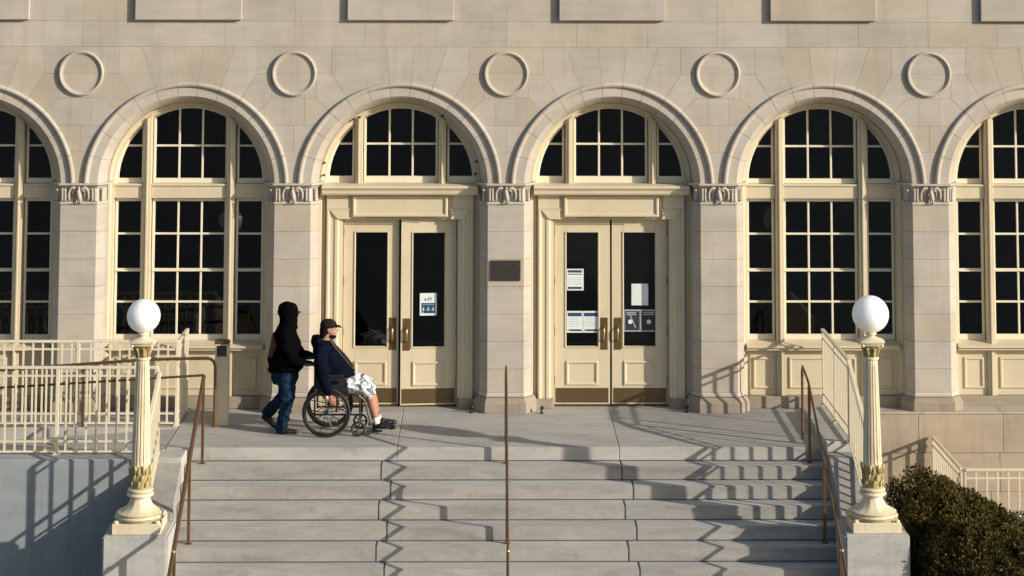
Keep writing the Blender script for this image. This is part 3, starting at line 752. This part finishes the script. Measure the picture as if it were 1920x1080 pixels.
# ================================================================== LAMPS
def lamp(x, y, label, rg):
    t = thing('lamp_post', label, 'lamp', (x, y, -.49), 'globe lamp posts on the pedestals')
    MB().box(-.275, .275, -.27, .27, 0, .115).build('plinth', 'lampc', t, bevel=.006)
    for sx in (-1, 1):
        for sy in (-1, 1): MB().ell((sx*.235, sy*.23, .125), (.032, .032, .022)).build('bolt_cap', 'lampc', t, smooth='all')
    m = MB(); m.lathe([(.22, .116), (.268, .120), (.282, .140), (.280, .158), (.262, .172), (.268, .180), (.265, .196), (.245, .208), (.23, .21)], 40, mod=lambda a, z: 1+.012*sin(24*a)*(z < .17))
    m.build('base_ring', 'lampc', t, smooth=True)
    m = MB(); m.lathe([(.270, .128), (.2875, .136), (.288, .150), (.272, .160)], 40); m.build('gilt_ring', 'gold', t, smooth=True)
    m = MB(); m.lathe([(.262, .180), (.271, .184), (.271, .192), (.262, .196)], 40); m.build('gilt_ring', 'gold', t, smooth=True)
    m = MB(); m.lathe([(.235, .209), (.205, .222), (.160, .250), (.130, .290), (.112, .335), (.106, .36), (.125, .365)], 40, mod=lambda a, z: 1+.03*sin(12*a)*(z < .34)); m.build('bell_base', 'lampc', t, smooth=True)
    m = MB(); m.lathe([(.12, .362), (.145, .368), (.156, .385), (.150, .402), (.130, .410), (.130, .418), (.142, .425), (.146, .438), (.138, .45), (.115, .455)], 32); m.build('collar', 'lampc', t, smooth=True)
    m = MB(); m.lathe([(.1265, .4095), (.134, .414), (.1265, .4185)], 32); m.build('gilt_ring', 'gold', t, smooth=True)
    m = MB()
    m.lathe([(.105, .452), (.108, .46), (.112, .60), (.116, .66), (.120, .70), (.118, .705)], 32)
    for k in range(8):
        a0 = 2*pi*k/8
        for q in range(3):
            z = .47+q*.07; aa = a0+(.22 if q % 2 else -.10); m.tube([(.106*cos(aa), .106*sin(aa), z), (.116*cos(aa), .116*sin(aa), z+.03), (.120*cos(aa+.1), .120*sin(aa+.1), z+.06), (.112*cos(aa+.2), .112*sin(aa+.2), z+.085)], [.010, .016, .013, .004], 6)
        m.tube([(.115*cos(a0+.4), .115*sin(a0+.4), .62), (.122*cos(a0+.4), .122*sin(a0+.4), .69), (.132*cos(a0+.4), .132*sin(a0+.4), .725)], [.012, .022, .006], 6)
    m.build('gilt_band', 'gold', t, smooth='all')
    nfl = 16; prof_ = []
    for i in range(15):
        k = i/14; r = .108-.034*(k**1.25); prof_.append((r, .69+k*1.20))
    def fl(a, z): return 1-.13*abs(sin(nfl*a/2))**.7*(.72 < z < 1.87)
    m = MB(); m.lathe(prof_, nfl*8, mod=lambda a, z: 1-.14*max(0, cos(nfl*a))**.6*(1 if .72 < z < 1.87 else 0)); m.build('fluted_shaft', 'lampc', t, smooth=True)
    m = MB(); m.lathe([(.074, 1.885), (.088, 1.892), (.092, 1.903), (.086, 1.915), (.072, 1.92)], 24); m.build('collar', 'lampc', t, smooth=True)
    m = MB(); m.lathe([(.070, 1.918), (.073, 1.94), (.078, 1.99), (.094, 2.035), (.10, 2.045)], 24)
    for k in range(8):
        a0 = 2*pi*k/8+.2; c_, s_ = cos(a0), sin(a0)
        m.tube([(.074*c_, .074*s_, 1.925), (.080*c_, .080*s_, 1.97), (.096*c_, .096*s_, 2.015), (.112*c_, .112*s_, 2.022), (.116*c_, .116*s_, 2.010)], [.010, .018, .018, .013, .005], 6)
    m.build('gilt_capital', 'gold', t, smooth='all')
    m = MB()
    def ab(z, r): return [((r*(1-.14*abs(sin(2*a))**1.0 if False else r*(.92+.16*abs(cos(2*(a-pi/4))))/r)*cos(a)), r*(.92+.16*abs(cos(2*(a-pi/4))))*sin(a), z) for a in [2*pi*i/32 for i in range(32)]]
    def sq(z, r, c=.25):
        out = []
        for i in range(32):
            a = 2*pi*i/32; e = 1/max(abs(cos(a)), abs(sin(a))); rr = r*((1-c)*e+c); out.append((rr*cos(a), rr*sin(a), z))
        return out
    m.loft([sq(2.046, .10), sq(2.055, .125), sq(2.085, .138), sq(2.09, .15), sq(2.105, .152), sq(2.112, .14, .6), sq(2.13, .10, 1), sq(2.145, .055, 1), sq(2.15, .05, 1)])
    for k in range(4):
        a0 = pi/4+k*pi/2; m.ell((.155*cos(a0), .155*sin(a0), 2.060), (.022, .022, .024), 8, 6)
    m.build('abacus', 'lampc', t, smooth=True)
    m = MB(); m.lathe([(.045, 2.14), (.044, 2.155), (.060, 2.165), (.066, 2.18), (.058, 2.20), (.05, 2.205)], 24); m.build('globe_holder', 'lampc', t, smooth=True)
    m = MB(); m.ell((0, 0, 2.195+rg*.96), (rg, rg, rg), 48, 32); m.build('globe', 'globe', t, smooth='all')
lamp(-4.21, -3.80, 'ornate ivory and gold lamp post with white globe, left of the steps', .192)
lamp(4.20, -3.80, 'ornate ivory and gold lamp post with white globe, right of the steps', .212)

# ================================================================== SMALL THINGS
t = thing('door_opener_post', 'cream push-button door opener post with dark rounded top on the landing', 'door opener', (-3.66, -.70, 0))
MB().box(-.088, .088, -.075, .075, 0, .86).build('column', 'cream', t, bevel=.006)
MB().box(-.088, .088, -.075, .075, .862, 1.02).build('head', 'cream', t, bevel=.006)
MB().box(-.062, .062, -.080, -.0755, .872, 1.005).build('push_plate', 'plaque', t)
m = MB(); m.loft([[(x*1.02, y*1.02, 1.021) for x, y in ((-.095, -.08), (.095, -.08), (.095, .08), (-.095, .08))], [(x, y, 1.045) for x, y in ((-.097, -.08), (.097, -.08), (.097, .08), (-.097, .08))], [(x, y, 1.068) for x, y in ((-.075, -.06), (.075, -.06), (.075, .06), (-.075, .06))]]); m.build('cap', 'bronze', t, bevel=.01, seg=2)
for i, (x, y, l) in enumerate(((-.455, -.03, 'small floor door stop left of the middle pier'), (.478, -.06, 'small dark floor door stop right of the middle pier'), (2.40, .0, 'small floor door stop left of the right-hand pier'))):
    t = thing('door_stop', l, 'door stop', (x, y, 0), 'floor door stops')
    m = MB(); m.lathe([(.03, 0), (.03, .008), (.012, .012), (.011, .06)], 12); m.build('stem', 'black', t, smooth=True)
    MB().ell((.008, -.01, .075), (.028, .022, .024)).build('bumper', 'black', t, smooth='all')


# ================================================================== SHRUBS
M['leaf_dark'] = plain('dark_olive_leaf', (.052, .045, .012), .8, 0, .05, 4, 0, .5)
M['leaf_brown'] = plain('winter_brown_leaf', (.098, .070, .021), .8, 0, .05, 3, 0, .5)
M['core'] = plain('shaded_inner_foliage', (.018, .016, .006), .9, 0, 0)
M['twig'] = plain('twig_bark', (.035, .025, .015), .9)
def shrub(label, c, rx, ry, zt, hfun, nleaf, seed):
    rnd_ = random.Random(seed); t = thing('shrub', label, 'bush', c, 'clipped bushes right of the steps')
    cx, cy, cz = c
    def surf(a, b):                                   # a around, b 0 (rim) .. 1 (top)
        ca, sa = cos(a), sin(a); k_ = sin(b)**.8; x = rx*(abs(ca)**.5)*(1 if ca > 0 else -1)*k_; y = ry*(abs(sa)**.5)*(1 if sa > 0 else -1)*k_
        H = hfun(cx+x, cy+y)-cz; e = (1-sin(b)**7)**.4
        n_ = noise.noise(Vector((x*2.1+seed, y*2.1, H)))*.13 + noise.noise(Vector((x*6+seed, y*6, 3)))*.06
        return Vector((x*(1+n_*.6), y*(1+n_*.6), max(0, H*e+n_*(.6+.4*e))))
    m = MB(); rings = []
    for i in range(1, 22):
        b = pi/2*(1-i/22); rings.append([surf(2*pi*j/56, b)*.93 for j in range(56)])
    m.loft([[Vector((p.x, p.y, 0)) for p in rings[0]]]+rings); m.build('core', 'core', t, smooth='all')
    for mat, frac in (('leaf_dark', .6), ('leaf_brown', .4)):
        m = MB()
        for k in range(int(nleaf*frac)):
            a = rnd_.uniform(0, 2*pi); b = acos(rnd_.uniform(0, 1)) if k % 3 else rnd_.uniform(1.1, pi/2)
            p = surf(a, b); q = p*rnd_.uniform(.93, 1.03)
            if noise.noise(Vector((p.x*5, p.y*5, p.z*5+seed*3))) < -.14: q = p*rnd_.uniform(.80, .92)
            d = Vector((rnd_.gauss(0, 1), rnd_.gauss(0, 1), rnd_.gauss(.5, 1))).normalized()
            w = d.cross(Vector((rnd_.gauss(0, 1), rnd_.gauss(0, 1), rnd_.gauss(0, 1)))).normalized()
            l_ = rnd_.uniform(.026, .052); ww = l_*rnd_.uniform(.4, .6)
            m.add([q, q+d*l_*.5+w*ww*.5, q+d*l_, q+d*l_*.5-w*ww*.5], [(0, 1, 2, 3)])
        me = bpy.data.meshes.new('foliage'); me.from_pydata(m.v, [], m.f); me.materials.append(M[mat])
        o = put('foliage', me, t); o['kind'] = 'stuff'
    m = MB()
    for k in range(30):
        a = rnd_.uniform(0, 2*pi); b = rnd_.uniform(.1, 1.3); p = surf(a, b); d = (p.normalized()+Vector((rnd_.gauss(0, .25), rnd_.gauss(0, .25), .35))).normalized()
        m.tube([p*.9, p*.98+d*.03, p+d*rnd_.uniform(.04, .10)], [.004, .003, .0015], 4)
    o = m.build('twigs', 'twig', t); o['kind'] = 'stuff'
def h1(x, y):
    return -.15-.48*max(0, x-5.12)-.04*max(0, 4.9-x)
def h2(x, y):
    return -.28-.34*max(0, x-4.95)-.5*max(0, 4.8-x)
shrub('dark olive bush with sloping top, rising behind the right lamp post', (6.30, -3.0, -2.02), 2.02, .74, 0, h1, 95000, 1)
shrub('lower dark bush in the bottom right corner, beside the pedestal', (6.36, -4.02, -2.02), 1.74, .46, 0, h2, 80000, 2)

# ================================================================== PEOPLE
def cloth_mat(name, c, sc=20, var=.25, rough=.85, b=.5):
    m, nt, bs = newmat(name)
    d = noi(nt, wpos(nt), sc, 5, .6); col = mixc(nt, ramp(nt, d, .3, .7), tuple(x*(1-var) for x in c), tuple(x*(1+var) for x in c))
    nt.links.new(col, bs.inputs['Base Color']); bs.inputs['Roughness'].default_value = rough; bs.inputs['Specular IOR Level'].default_value = .0
    bump(nt, bs, noi(nt, wpos(nt, (1, 1, 2.2)), 14, 4, .55, 1.2), b, .03)
    return m
M['skin'] = plain('skin', (.34, .17, .12), .55, 0, .4, 20, .05, .10)
M['jacket'] = cloth_mat('black_jacket', (.0032, .0030, .0036))
M['jeans'] = cloth_mat('blue_jeans', (.012, .025, .048), 12, .6)
M['navy'] = cloth_mat('navy_sweatshirt', (.0048, .0064, .0135))
M['shoe'] = plain('black_shoe', (.012, .012, .014), .5)
M['sole'] = plain('grey_sole', (.25, .25, .25), .6)
M['sock'] = plain('white_sock', (.65, .64, .62), .8)
M['hair'] = plain('dark_hair', (.008, .005, .004), .8, 0, .1)
M['capcloth'] = plain('dark_maroon_cap', (.014, .007, .007), .9, 0, .2)
M['print'] = plain('faded_orange_print', (.070, .024, .013), .8, 0, .2, 25, 0, .5)
M['tyre'] = plain('black_tyre', (.012, .012, .012), .65)
M['chrome'] = plain('steel_tube', (.45, .45, .45), .3, .9)
M['vinyl'] = plain('black_vinyl', (.012, .012, .014), .45)
def camo():
    m, nt, b = newmat('white_grey_camouflage')
    v = noi(nt, wpos(nt), 10, 2, .5, 1.8); c = N(nt, 'ShaderNodeValToRGB'); c.color_ramp.interpolation = 'CONSTANT'
    e = c.color_ramp.elements; e[0].position = 0; e[0].color = (.10, .11, .115, 1); e[1].position = .43; e[1].color = (.30, .32, .33, 1)
    q = e.new(.50); q.color = (.72, .73, .74, 1)
    nt.links.new(v, c.inputs[0]); nt.links.new(c.outputs[0], b.inputs['Base Color']); b.inputs['Roughness'].default_value = .85
    bump(nt, b, noi(nt, wpos(nt), 14, 4, .55, 1.0), .5, .03); return m
M['camo'] = camo()
M['strap'] = plain('patterned_strap', (.06, .048, .035), .8, 0, .3, 45, .1, .95)
class Blob(MB):
    def seg(s, *pr, n=16):
        """chain of (point, rx[, ry]) with rounded ends"""
        s.tube([p for p, r in pr], [r for p, r in pr], n)
        for p, r in pr: s.ell(p, (r, r, r), 14, 10)
        return s
    def torso(s, lv, n=28):                # (z, cx, cy, rx, ry)
        s.loft([[(cx+rx*cos(2*pi*i/n), cy+ry*sin(2*pi*i/n), z) for i in range(n)] for z, cx, cy, rx, ry in lv]); return s
    def grow(s, name, mat, parent, loc=(0, 0, 0), voxel=.010, smooth=3, fold=0.0, fs=9.0, seed=0):
        me = bpy.data.meshes.new(name); me.from_pydata(s.v, [], s.f)
        bm = bmesh.new(); bm.from_mesh(me); bmesh.ops.recalc_face_normals(bm, faces=bm.faces); bm.to_mesh(me); bm.free()
        o = bpy.data.objects.new('tmp', me); COL.objects.link(o)
        r = o.modifiers.new('r', 'REMESH'); r.mode = 'VOXEL'; r.voxel_size = voxel
        k = o.modifiers.new('s', 'SMOOTH'); k.iterations = smooth; k.factor = .5
        dg = bpy.context.evaluated_depsgraph_get(); m2 = bpy.data.meshes.new_from_object(o.evaluated_get(dg))
        bpy.data.objects.remove(o)
        if fold:
            nn = [v.normal.copy() for v in m2.vertices]
            for v, n_ in zip(m2.vertices, nn):
                p = v.co; v.co = p + n_*fold*noise.noise(Vector((p.x*fs, p.y*fs, p.z*fs*1.8+seed)))
        m2.polygons.foreach_set('use_smooth', [True]*len(m2.polygons))
        m2.name = name; m2.materials.clear(); m2.materials.append(M[mat]); m2.update()
        return put(name, m2, parent, loc)
def curl_hand(b, c, sy, axis_x=True):
    """hand closed round a bar that runs along x through c; sy = side of the palm"""
    c = Vector(c)
    b.ell(c+Vector((-.005, sy*.012, .026)), (.046, .032, .018)); b.ell(c+Vector((-.004, sy*.030, .010)), (.044, .016, .026))
    for i in range(4):
        x = -.036+i*.023; R_f = .028-(.002 if i in (0, 3) else 0); r = .0098-(.001 if i == 0 else 0)
        pts = [c+Vector((x, R_f*cos(a)*sy, R_f*sin(a))) for a in [radians(20-q*32) for q in range(7)]]
        b.tube(pts, r, 8); b.ell(pts[-1], (r, r, r), 8, 6); b.ell(pts[0], (r*1.1, r*1.1, r*1.1), 8, 6)
    b.tube([c+Vector((.02, sy*.015, .03)), c+Vector((.040, -sy*.012, .032)), c+Vector((.045, -sy*.030, .012)), c+Vector((.042, -sy*.030, -.006))], [.014, .012, .011, .009], 8)
def down_hand(b, w, d, sy):
    """relaxed hanging hand from wrist w in direction d, fingers slightly bent, thumb forwards"""
    w = Vector(w); d = Vector(d).normalized(); f = Vector((0, sy, 0)); s_ = d.cross(f).normalized()
    if s_.x < 0: s_ = -s_
    for k in (0, .33, .66, 1): b.ell(w+d*(.02+.06*k)+s_*.0, (.030+.006*k, .016, .022))
    for i, L_ in enumerate((.062, .074, .070, .054)):
        p = w+d*.085+s_*(.032-.0205*i); q = p+d*L_*.5-f*.006; e = p+d*L_*.92-f*.028
        b.tube([p-d*.02, p, q, e], [.010, .0102, .0095, .008], 8); b.ell(e, (.008, .008, .008), 8, 6)
    b.tube([w+d*.03+s_*.022, w+d*.055+s_*.046, w+d*.085+s_*.058-f*.01, w+d*.105+s_*.056-f*.016], [.014, .0125, .011, .009], 8)
def head(b, c, s=1.0):
    c = Vector(c)
    b.ell(c+Vector((-.012, 0, .02))*s, (.098*s, .077*s, .092*s), 20, 14); b.ell(c+Vector((.018, 0, -.035))*s, (.072*s, .062*s, .080*s), 18, 12)
    b.ell(c+Vector((.062, 0, -.088))*s, (.030*s, .034*s, .024*s)); b.tube([c+Vector((.085, 0, .012))*s, c+Vector((.104, 0, -.018))*s, c+Vector((.100, 0, -.030))*s], [.009*s, .015*s, .012*s], 8)
    b.ell(c+Vector((.088, 0, -.056))*s, (.010*s, .026*s, .008*s)); b.ell(c+Vector((.084, 0, -.070))*s, (.010*s, .022*s, .007*s))
    for q in (-1, 1):
        b.ell(c+Vector((-.012, q*.078, -.012))*s, (.020*s, .010*s, .030*s)); b.ell(c+Vector((.070, q*.030, .022))*s, (.016*s, .022*s, .009*s))
def eyes(parent, c, s=1.0):
    c = Vector(c)
    for q in (-1, 1):
        MB().ell(c+Vector((.080, q*.031, .004))*s, (.012*s, .014*s, .009*s), 10, 8).build('eye', 'sock', parent, smooth='all')

# --- standing person
t1 = thing('person', 'person in black hooded jacket and jeans pushing the wheelchair, walking right', 'person', (-2.85, -1.12, 0))
HC = (.020, 0, 1.475)
b = Blob(); head(b, HC, .95)
b.seg(((.0, 0, 1.42), .055), ((-.01, 0, 1.30), .058))
b.torso([(.74, -.02, 0, .12, .15), (.88, .0, 0, .16, .18), (1.05, .01, 0, .15, .18), (1.22, -.01, 0, .12, .19), (1.30, -.01, 0, .08, .12), (1.33, -.01, 0, .05, .06)])
for sy in (-1, 1):
    b.seg(((-.01, sy*.18, 1.24), .05), ((.08, sy*.24, 1.0), .042), ((.27, sy*.23, .905), .032), ((.395, sy*.232, .903), .026))
    curl_hand(b, (.44, sy*.232, .882), sy)
b.seg(((.0, -.09, .78), .09), ((.065, -.10, .42), .055), ((.005, -.10, .12), .04))
b.seg(((-.02, .09, .78), .09), ((.015, .10, .42), .055), ((-.19, .10, .19), .04))
b.grow('body', 'skin', t1, voxel=.0075, smooth=1)
eyes(t1, HC, .95)
b = Blob(); b.torso([(.735, -.015, 0, .165, .175), (.76, .0, 0, .205, .205), (.80, .022, 0, .228, .225), (.90, .022, 0, .232, .23), (1.02, .022, 0, .215, .225), (1.12, .01, 0, .185, .215), (1.22, -.008, 0, .15, .205), (1.29, -.005, 0, .115, .15), (1.34, .01, 0, .09, .10)])
for sy in (-1, 1):
    b.seg(((-.02, sy*.185, 1.245), .078), ((.03, sy*.235, 1.10), .080), ((.095, sy*.262, .985), .075), ((.20, sy*.25, .925), .060), ((.30, sy*.238, .908), .046), ((.335, sy*.236, .904), .042))
b.grow('jacket', 'jacket', t1, voxel=.011, smooth=4, fold=.022, fs=7, seed=3)
b = Blob(); b.ell((.0, 0, 1.500), (.128, .112, .125), 20, 14); b.ell((.042, 0, 1.475), (.100, .102, .142), 20, 14); b.ell((.055, 0, 1.40), (.082, .085, .085), 20, 14); b.torso([(1.28, .01, 0, .14, .14), (1.35, .02, 0, .115, .11), (1.44, .02, 0, .112, .10)])
b.grow('hood', 'jacket', t1, voxel=.009, smooth=4, fold=.010, fs=9)
MB().tube([(.125, -.035, 1.492), (.158, -.035, 1.492), (.168, -.02, 1.492), (.168, .02, 1.492), (.125, .035, 1.492)], .006, 8).build('glasses', 'black', t1, smooth=True)
m = MB()   # worn orange print on the back
rows_ = []
for z, w in ((1.215, .05), (1.16, .10), (1.09, .12), (1.02, .10), (.95, .09), (.90, .05)):
    cxr = {1.215: (-.008, .15), 1.16: (.0, .173), 1.09: (.014, .196), 1.02: (.022, .216), .95: (.022, .227), .90: (.022, .233)}[z]
    ry = .215; rows_.append([(cxr[0]-(cxr[1]+.010)*cos(a)*1.0, ry*sin(a)*1.02, z) for a in [radians(v) for v in (-58*w/.12, -35*w/.12, -12, 12, 35*w/.12, 58*w/.12)]])
m.loft(rows_, caps=False, closed=False); o = m.build('back_print', 'print', t1, smooth='all')
sm = o.modifiers.new('sd', 'SOLIDIFY'); sm.thickness = .012; sm.offset = 0
b = Blob(); b.torso([(.60, .01, 0, .15, .17), (.68, .01, 0, .175, .19), (.80, .0, 0, .17, .19)])
b.seg(((.02, -.095, .70), .118), ((.055, -.10, .55), .105), ((.065, -.10, .42), .088), ((.035, -.10, .26), .078), ((.010, -.10, .10), .074), ((.005, -.10, .075), .070))
b.seg(((-.01, .095, .70), .118), ((.02, .10, .55), .103), ((.01, .10, .42), .088), ((-.11, .10, .30), .078), ((-.195, .10, .20), .070), ((-.208, .10, .175), .066))
b.grow('jeans', 'jeans', t1, voxel=.010, smooth=3, fold=.020, fs=11, seed=8)
def shoe(parent, heel, toe, h=.085, mat='shoe', up=.0):
    heel, toe = Vector(heel), Vector(toe); d = (toe-heel); b = Blob(); P_ = lambda k, z=0: heel+d*k+Vector((0, 0, z))
    b.ell(P_(.12, .045), (.045, .040, .045)); b.ell(P_(.35, .042), (.07, .043, .042)); b.ell(P_(.62, .034), (.075, .050, .034)); b.ell(P_(.84, .030), (.050, .046, .028)); b.seg((P_(.18, .06), .040), (P_(.16, h), .040))
    o = b.grow('shoe', mat, parent, voxel=.007, smooth=2)
    b = Blob(); b.ell(P_(.14, .010), (.048, .040, .014)); b.ell(P_(.5, .010), (.095, .046, .013)); b.ell(P_(.82, .010), (.055, .046, .013)); b.grow('sole', 'sole' if mat == 'sneak' else mat, o, voxel=.006, smooth=1)
    return o
shoe(t1, (-.055, -.10, .002), (.215, -.11, .002), .09)
o = shoe(t1, (-.055, 0, 0), (.215, 0, 0), .09)
o.rotation_euler = (0, radians(36), 0); o.location = (-.220, .10, .105)

t1.rotation_euler = (0, radians(2.2), 0)
# --- wheelchair
wc = thing('wheelchair', 'black folding wheelchair carrying the seated person in front of the left door', 'wheelchair', (-2.26, -1.17, 0))
def wheel(parent, y):
    w = thing('wheel', '', '', (0, y, .305)); del w['label']; del w['category']; w.parent = parent
    circ = lambda r, n=48, yy=0: [(r*cos(2*pi*i/n), yy, r*sin(2*pi*i/n)) for i in range(n)]
    sy = -1 if y < 0 else 1
    MB().tube(circ(.288), .0165, 8, closed=True).build('tyre', 'tyre', w, smooth='all')
    MB().tube(circ(.268), .010, 6, closed=True).build('rim', 'black', w, smooth='all')
    MB().tube(circ(.255, 48, sy*.035), .009, 6, closed=True).build('push_rim', 'black', w, smooth='all')
    MB().tube([(0, -.03, 0), (0, .03, 0)], .028, 12).build('hub', 'black', w, smooth=True)
    for i in range(9):
        a = 2*pi*i/9+.2; MB().tube([(.02*cos(a), 0, .02*sin(a)), (.265*cos(a), 0, .265*sin(a))], .0085, 6, ry=.006).build('spoke', 'black', w)
for y in (-.285, .285): wheel(wc, y)
def caster(parent, x, y):
    w = thing('caster', '', '', (x, y, .095)); del w['label']; del w['category']; w.parent = parent
    MB().tube([(.080*cos(2*pi*i/28), 0, .080*sin(2*pi*i/28)) for i in range(28)], .013, 8, closed=True).build('tyre', 'tyre', w, smooth='all')
    for i in range(5):
        a = 2*pi*i/5; MB().tube([(0, 0, 0), (.07*cos(a), 0, .07*sin(a))], .007, 6).build('spoke', 'black', w)
    for q in (-.022, .022): MB().tube([(0, q, 0), (.01, q, .07), (.02, q*.3, .115)], .007, 6).build('fork', 'black', w, smooth=True)
    MB().tube([(.02, 0, .105), (.02, 0, .20)], .013, 8).build('stem', 'black', w, smooth=True)
for y in (-.235, .235): caster(wc, .40, y)
for y in (-.23, .23):
    MB().tube(rounded([(-.15, y, .25), (-.15, y, .885), (-.29, y, .885)], .05, 5), .0125, 8).build('back_tube', 'black', wc, smooth=True)
    MB().tube([(-.275, y, .885), (-.17, y, .885)], .0175, 10).build('push_grip', 'vinyl', wc, smooth=True)
    MB().tube(rounded([(-.15, y, .52), (.34, y, .52), (.42, y, .48), (.42, y, .30)], .05, 5), .0125, 8).build('side_tube', 'black', wc, smooth=True)
    MB().tube([(-.15, y, .27), (.42, y, .27)], .0125, 8).build('lower_tube', 'black', wc, smooth=True)
    MB().tube(rounded([(-.15, y, .72), (.24, y, .72), (.27, y, .52)], .05, 5), .0115, 8).build('arm_tube', 'black', wc, smooth=True)
    MB().box(-.12, .20, y-.028, y+.028, .732, .762).build('armrest', 'vinyl', wc, bevel=.008)
    MB().box(-.13, .24, y-.004, y+.004, .535, .71).build('side_guard', 'vinyl', wc, bevel=.002)
    MB().tube(rounded([(.40, y*.9, .50), (.47, y*.8, .44), (.56, y*.8, .12)], .05, 5), .012, 8).build('hanger', 'vinyl', wc, smooth=True)
    MB().box(.50, .70, y*.8-.07, y*.8+.07, .060, .070).build('footplate', 'black', wc, bevel=.003)
m = MB(); m.box(-.15, .30, -.225, .225, .495, .535); m.build('seat', 'vinyl', wc, bevel=.012)
m = MB(); m.box(-.165, -.140, -.225, .225, .56, .86); m.build('backrest', 'vinyl', wc, bevel=.008)
for q in (-1, 1): MB().tube([(.12, -.22*q, .30), (.12, .22*q, .50)], .011, 8).build('cross_brace', 'black', wc, smooth=True)

# --- seated person
t2 = thing('person', 'seated person in navy hoodie, dark cap and pale camouflage shorts in the wheelchair', 'person', (-2.26, -1.17, 0))
HC = (.015, 0, 1.285)
b = Blob(); head(b, HC, .98)
b.seg(((-.02, 0, 1.22), .058), ((-.06, 0, 1.12), .062))
b.torso([(.56, .0, 0, .15, .17), (.70, .07, 0, .19, .19), (.85, .04, 0, .17, .18), (1.0, -.03, 0, .13, .18), (1.10, -.06, 0, .08, .13), (1.13, -.06, 0, .05, .06)])
for sy in (-1, 1):
    b.seg(((-.09, sy*.19, 1.04), .052), ((-.055, sy*.27, .79), .044), ((.035, sy*.30, .55), .030))
    down_hand(b, (.038, sy*.302, .535), (.42, 0, -1), sy)
    b.seg(((.03, sy*.10, .60), .088), ((.28, sy*.12, .61), .078), ((.50, sy*.13, .60), .060), ((.535, sy*.13, .50), .055), ((.565, sy*.13, .38), .060), ((.61, sy*.13, .22), .042), ((.63, sy*.13, .14), .037), ((.68, sy*.13, .10), .032))
b.grow('body', 'skin', t2, voxel=.0075, smooth=1)
eyes(t2, HC, .98)
b = Blob(); b.torso([(.56, .04, 0, .19, .20), (.62, .085, 0, .225, .225), (.72, .105, 0, .242, .235), (.82, .085, 0, .232, .23), (.92, .03, 0, .205, .22), (1.01, -.03, 0, .165, .205), (1.08, -.07, 0, .13, .175), (1.13, -.065, 0, .095, .12), (1.16, -.06, 0, .075, .085)])
for sy in (-1, 1):
    b.seg(((-.10, sy*.185, 1.05), .080), ((-.085, sy*.235, .94), .082), ((-.055, sy*.275, .79), .078), ((-.01, sy*.295, .66), .066), ((.025, sy*.30, .575), .050), ((.033, sy*.302, .555), .046))
b.seg(((-.13, -.07, 1.15), .055), ((-.165, 0, 1.165), .060), ((-.13, .07, 1.15), .055)); b.seg(((-.16, 0, 1.12), .07), ((-.19, 0, 1.19), .035))
b.grow('hoodie', 'navy', t2, voxel=.011, smooth=4, fold=.022, fs=8, seed=5)
b = Blob(); b.torso([(.52, .02, 0, .17, .19), (.60, .03, 0, .19, .20), (.66, .05, 0, .18, .19)])
for sy in (-1, 1): b.seg(((.06, sy*.105, .605), .112), ((.28, sy*.12, .612), .106), ((.43, sy*.13, .605), .100), ((.505, sy*.13, .565), .092), ((.525, sy*.13, .520), .086))
b.grow('shorts', 'camo', t2, voxel=.010, smooth=2, fold=.022, fs=12, seed=2)
b = Blob(); b.ell((-.005, 0, 1.335), (.108, .088, .078), 20, 12); b.grow('cap', 'capcloth', t2, voxel=.007, smooth=2)
m = MB(); m.loft([[(.07, -.07, 1.325), (.13, -.055, 1.310), (.165, 0, 1.300), (.13, .055, 1.310), (.07, .07, 1.325)], [(.07, -.07, 1.338), (.13, -.055, 1.322), (.165, 0, 1.312), (.13, .055, 1.322), (.07, .07, 1.338)]]); m.build('cap_brim', 'capcloth', t2, smooth=True)
b = Blob(); b.ell((-.045, 0, 1.275), (.072, .084, .085), 16, 12); b.ell((-.065, 0, 1.215), (.055, .070, .06), 14, 10); b.grow('hair', 'hair', t2, voxel=.008, smooth=2, fold=.01, fs=30)
b = Blob(); b.ell((.062, 0, 1.195), (.040, .050, .034), 14, 10); b.ell((.035, 0, 1.205), (.045, .062, .035), 14, 10); b.grow('beard', 'hair', t2, voxel=.007, smooth=1, fold=.006, fs=40)
m = MB(); m.tube([(.02, -.06, 1.15), (.09, -.075, 1.06), (.20, -.08, .94), (.29, -.06, .83), (.335, -.02, .78), (.30, .05, .83), (.20, .08, .95), (.09, .08, 1.06), (.02, .06, 1.15)], .013, 8); m.build('neck_strap', 'strap', t2, smooth=True)
for sy in (-1, 1):
    MB().tube([(.612, sy*.13, .215), (.63, sy*.13, .14)], [.046, .045], 14).build('sock', 'sock', t2, smooth=True)
    o = shoe(t2, (.575, sy*.13, .072), (.87, sy*.14, .072), .12, 'shoe')
    MB().box(.60, .80, sy*.135-.044, sy*.135+.044, .071, .080).build('sole_edge', 'sole', o, bevel=.004)
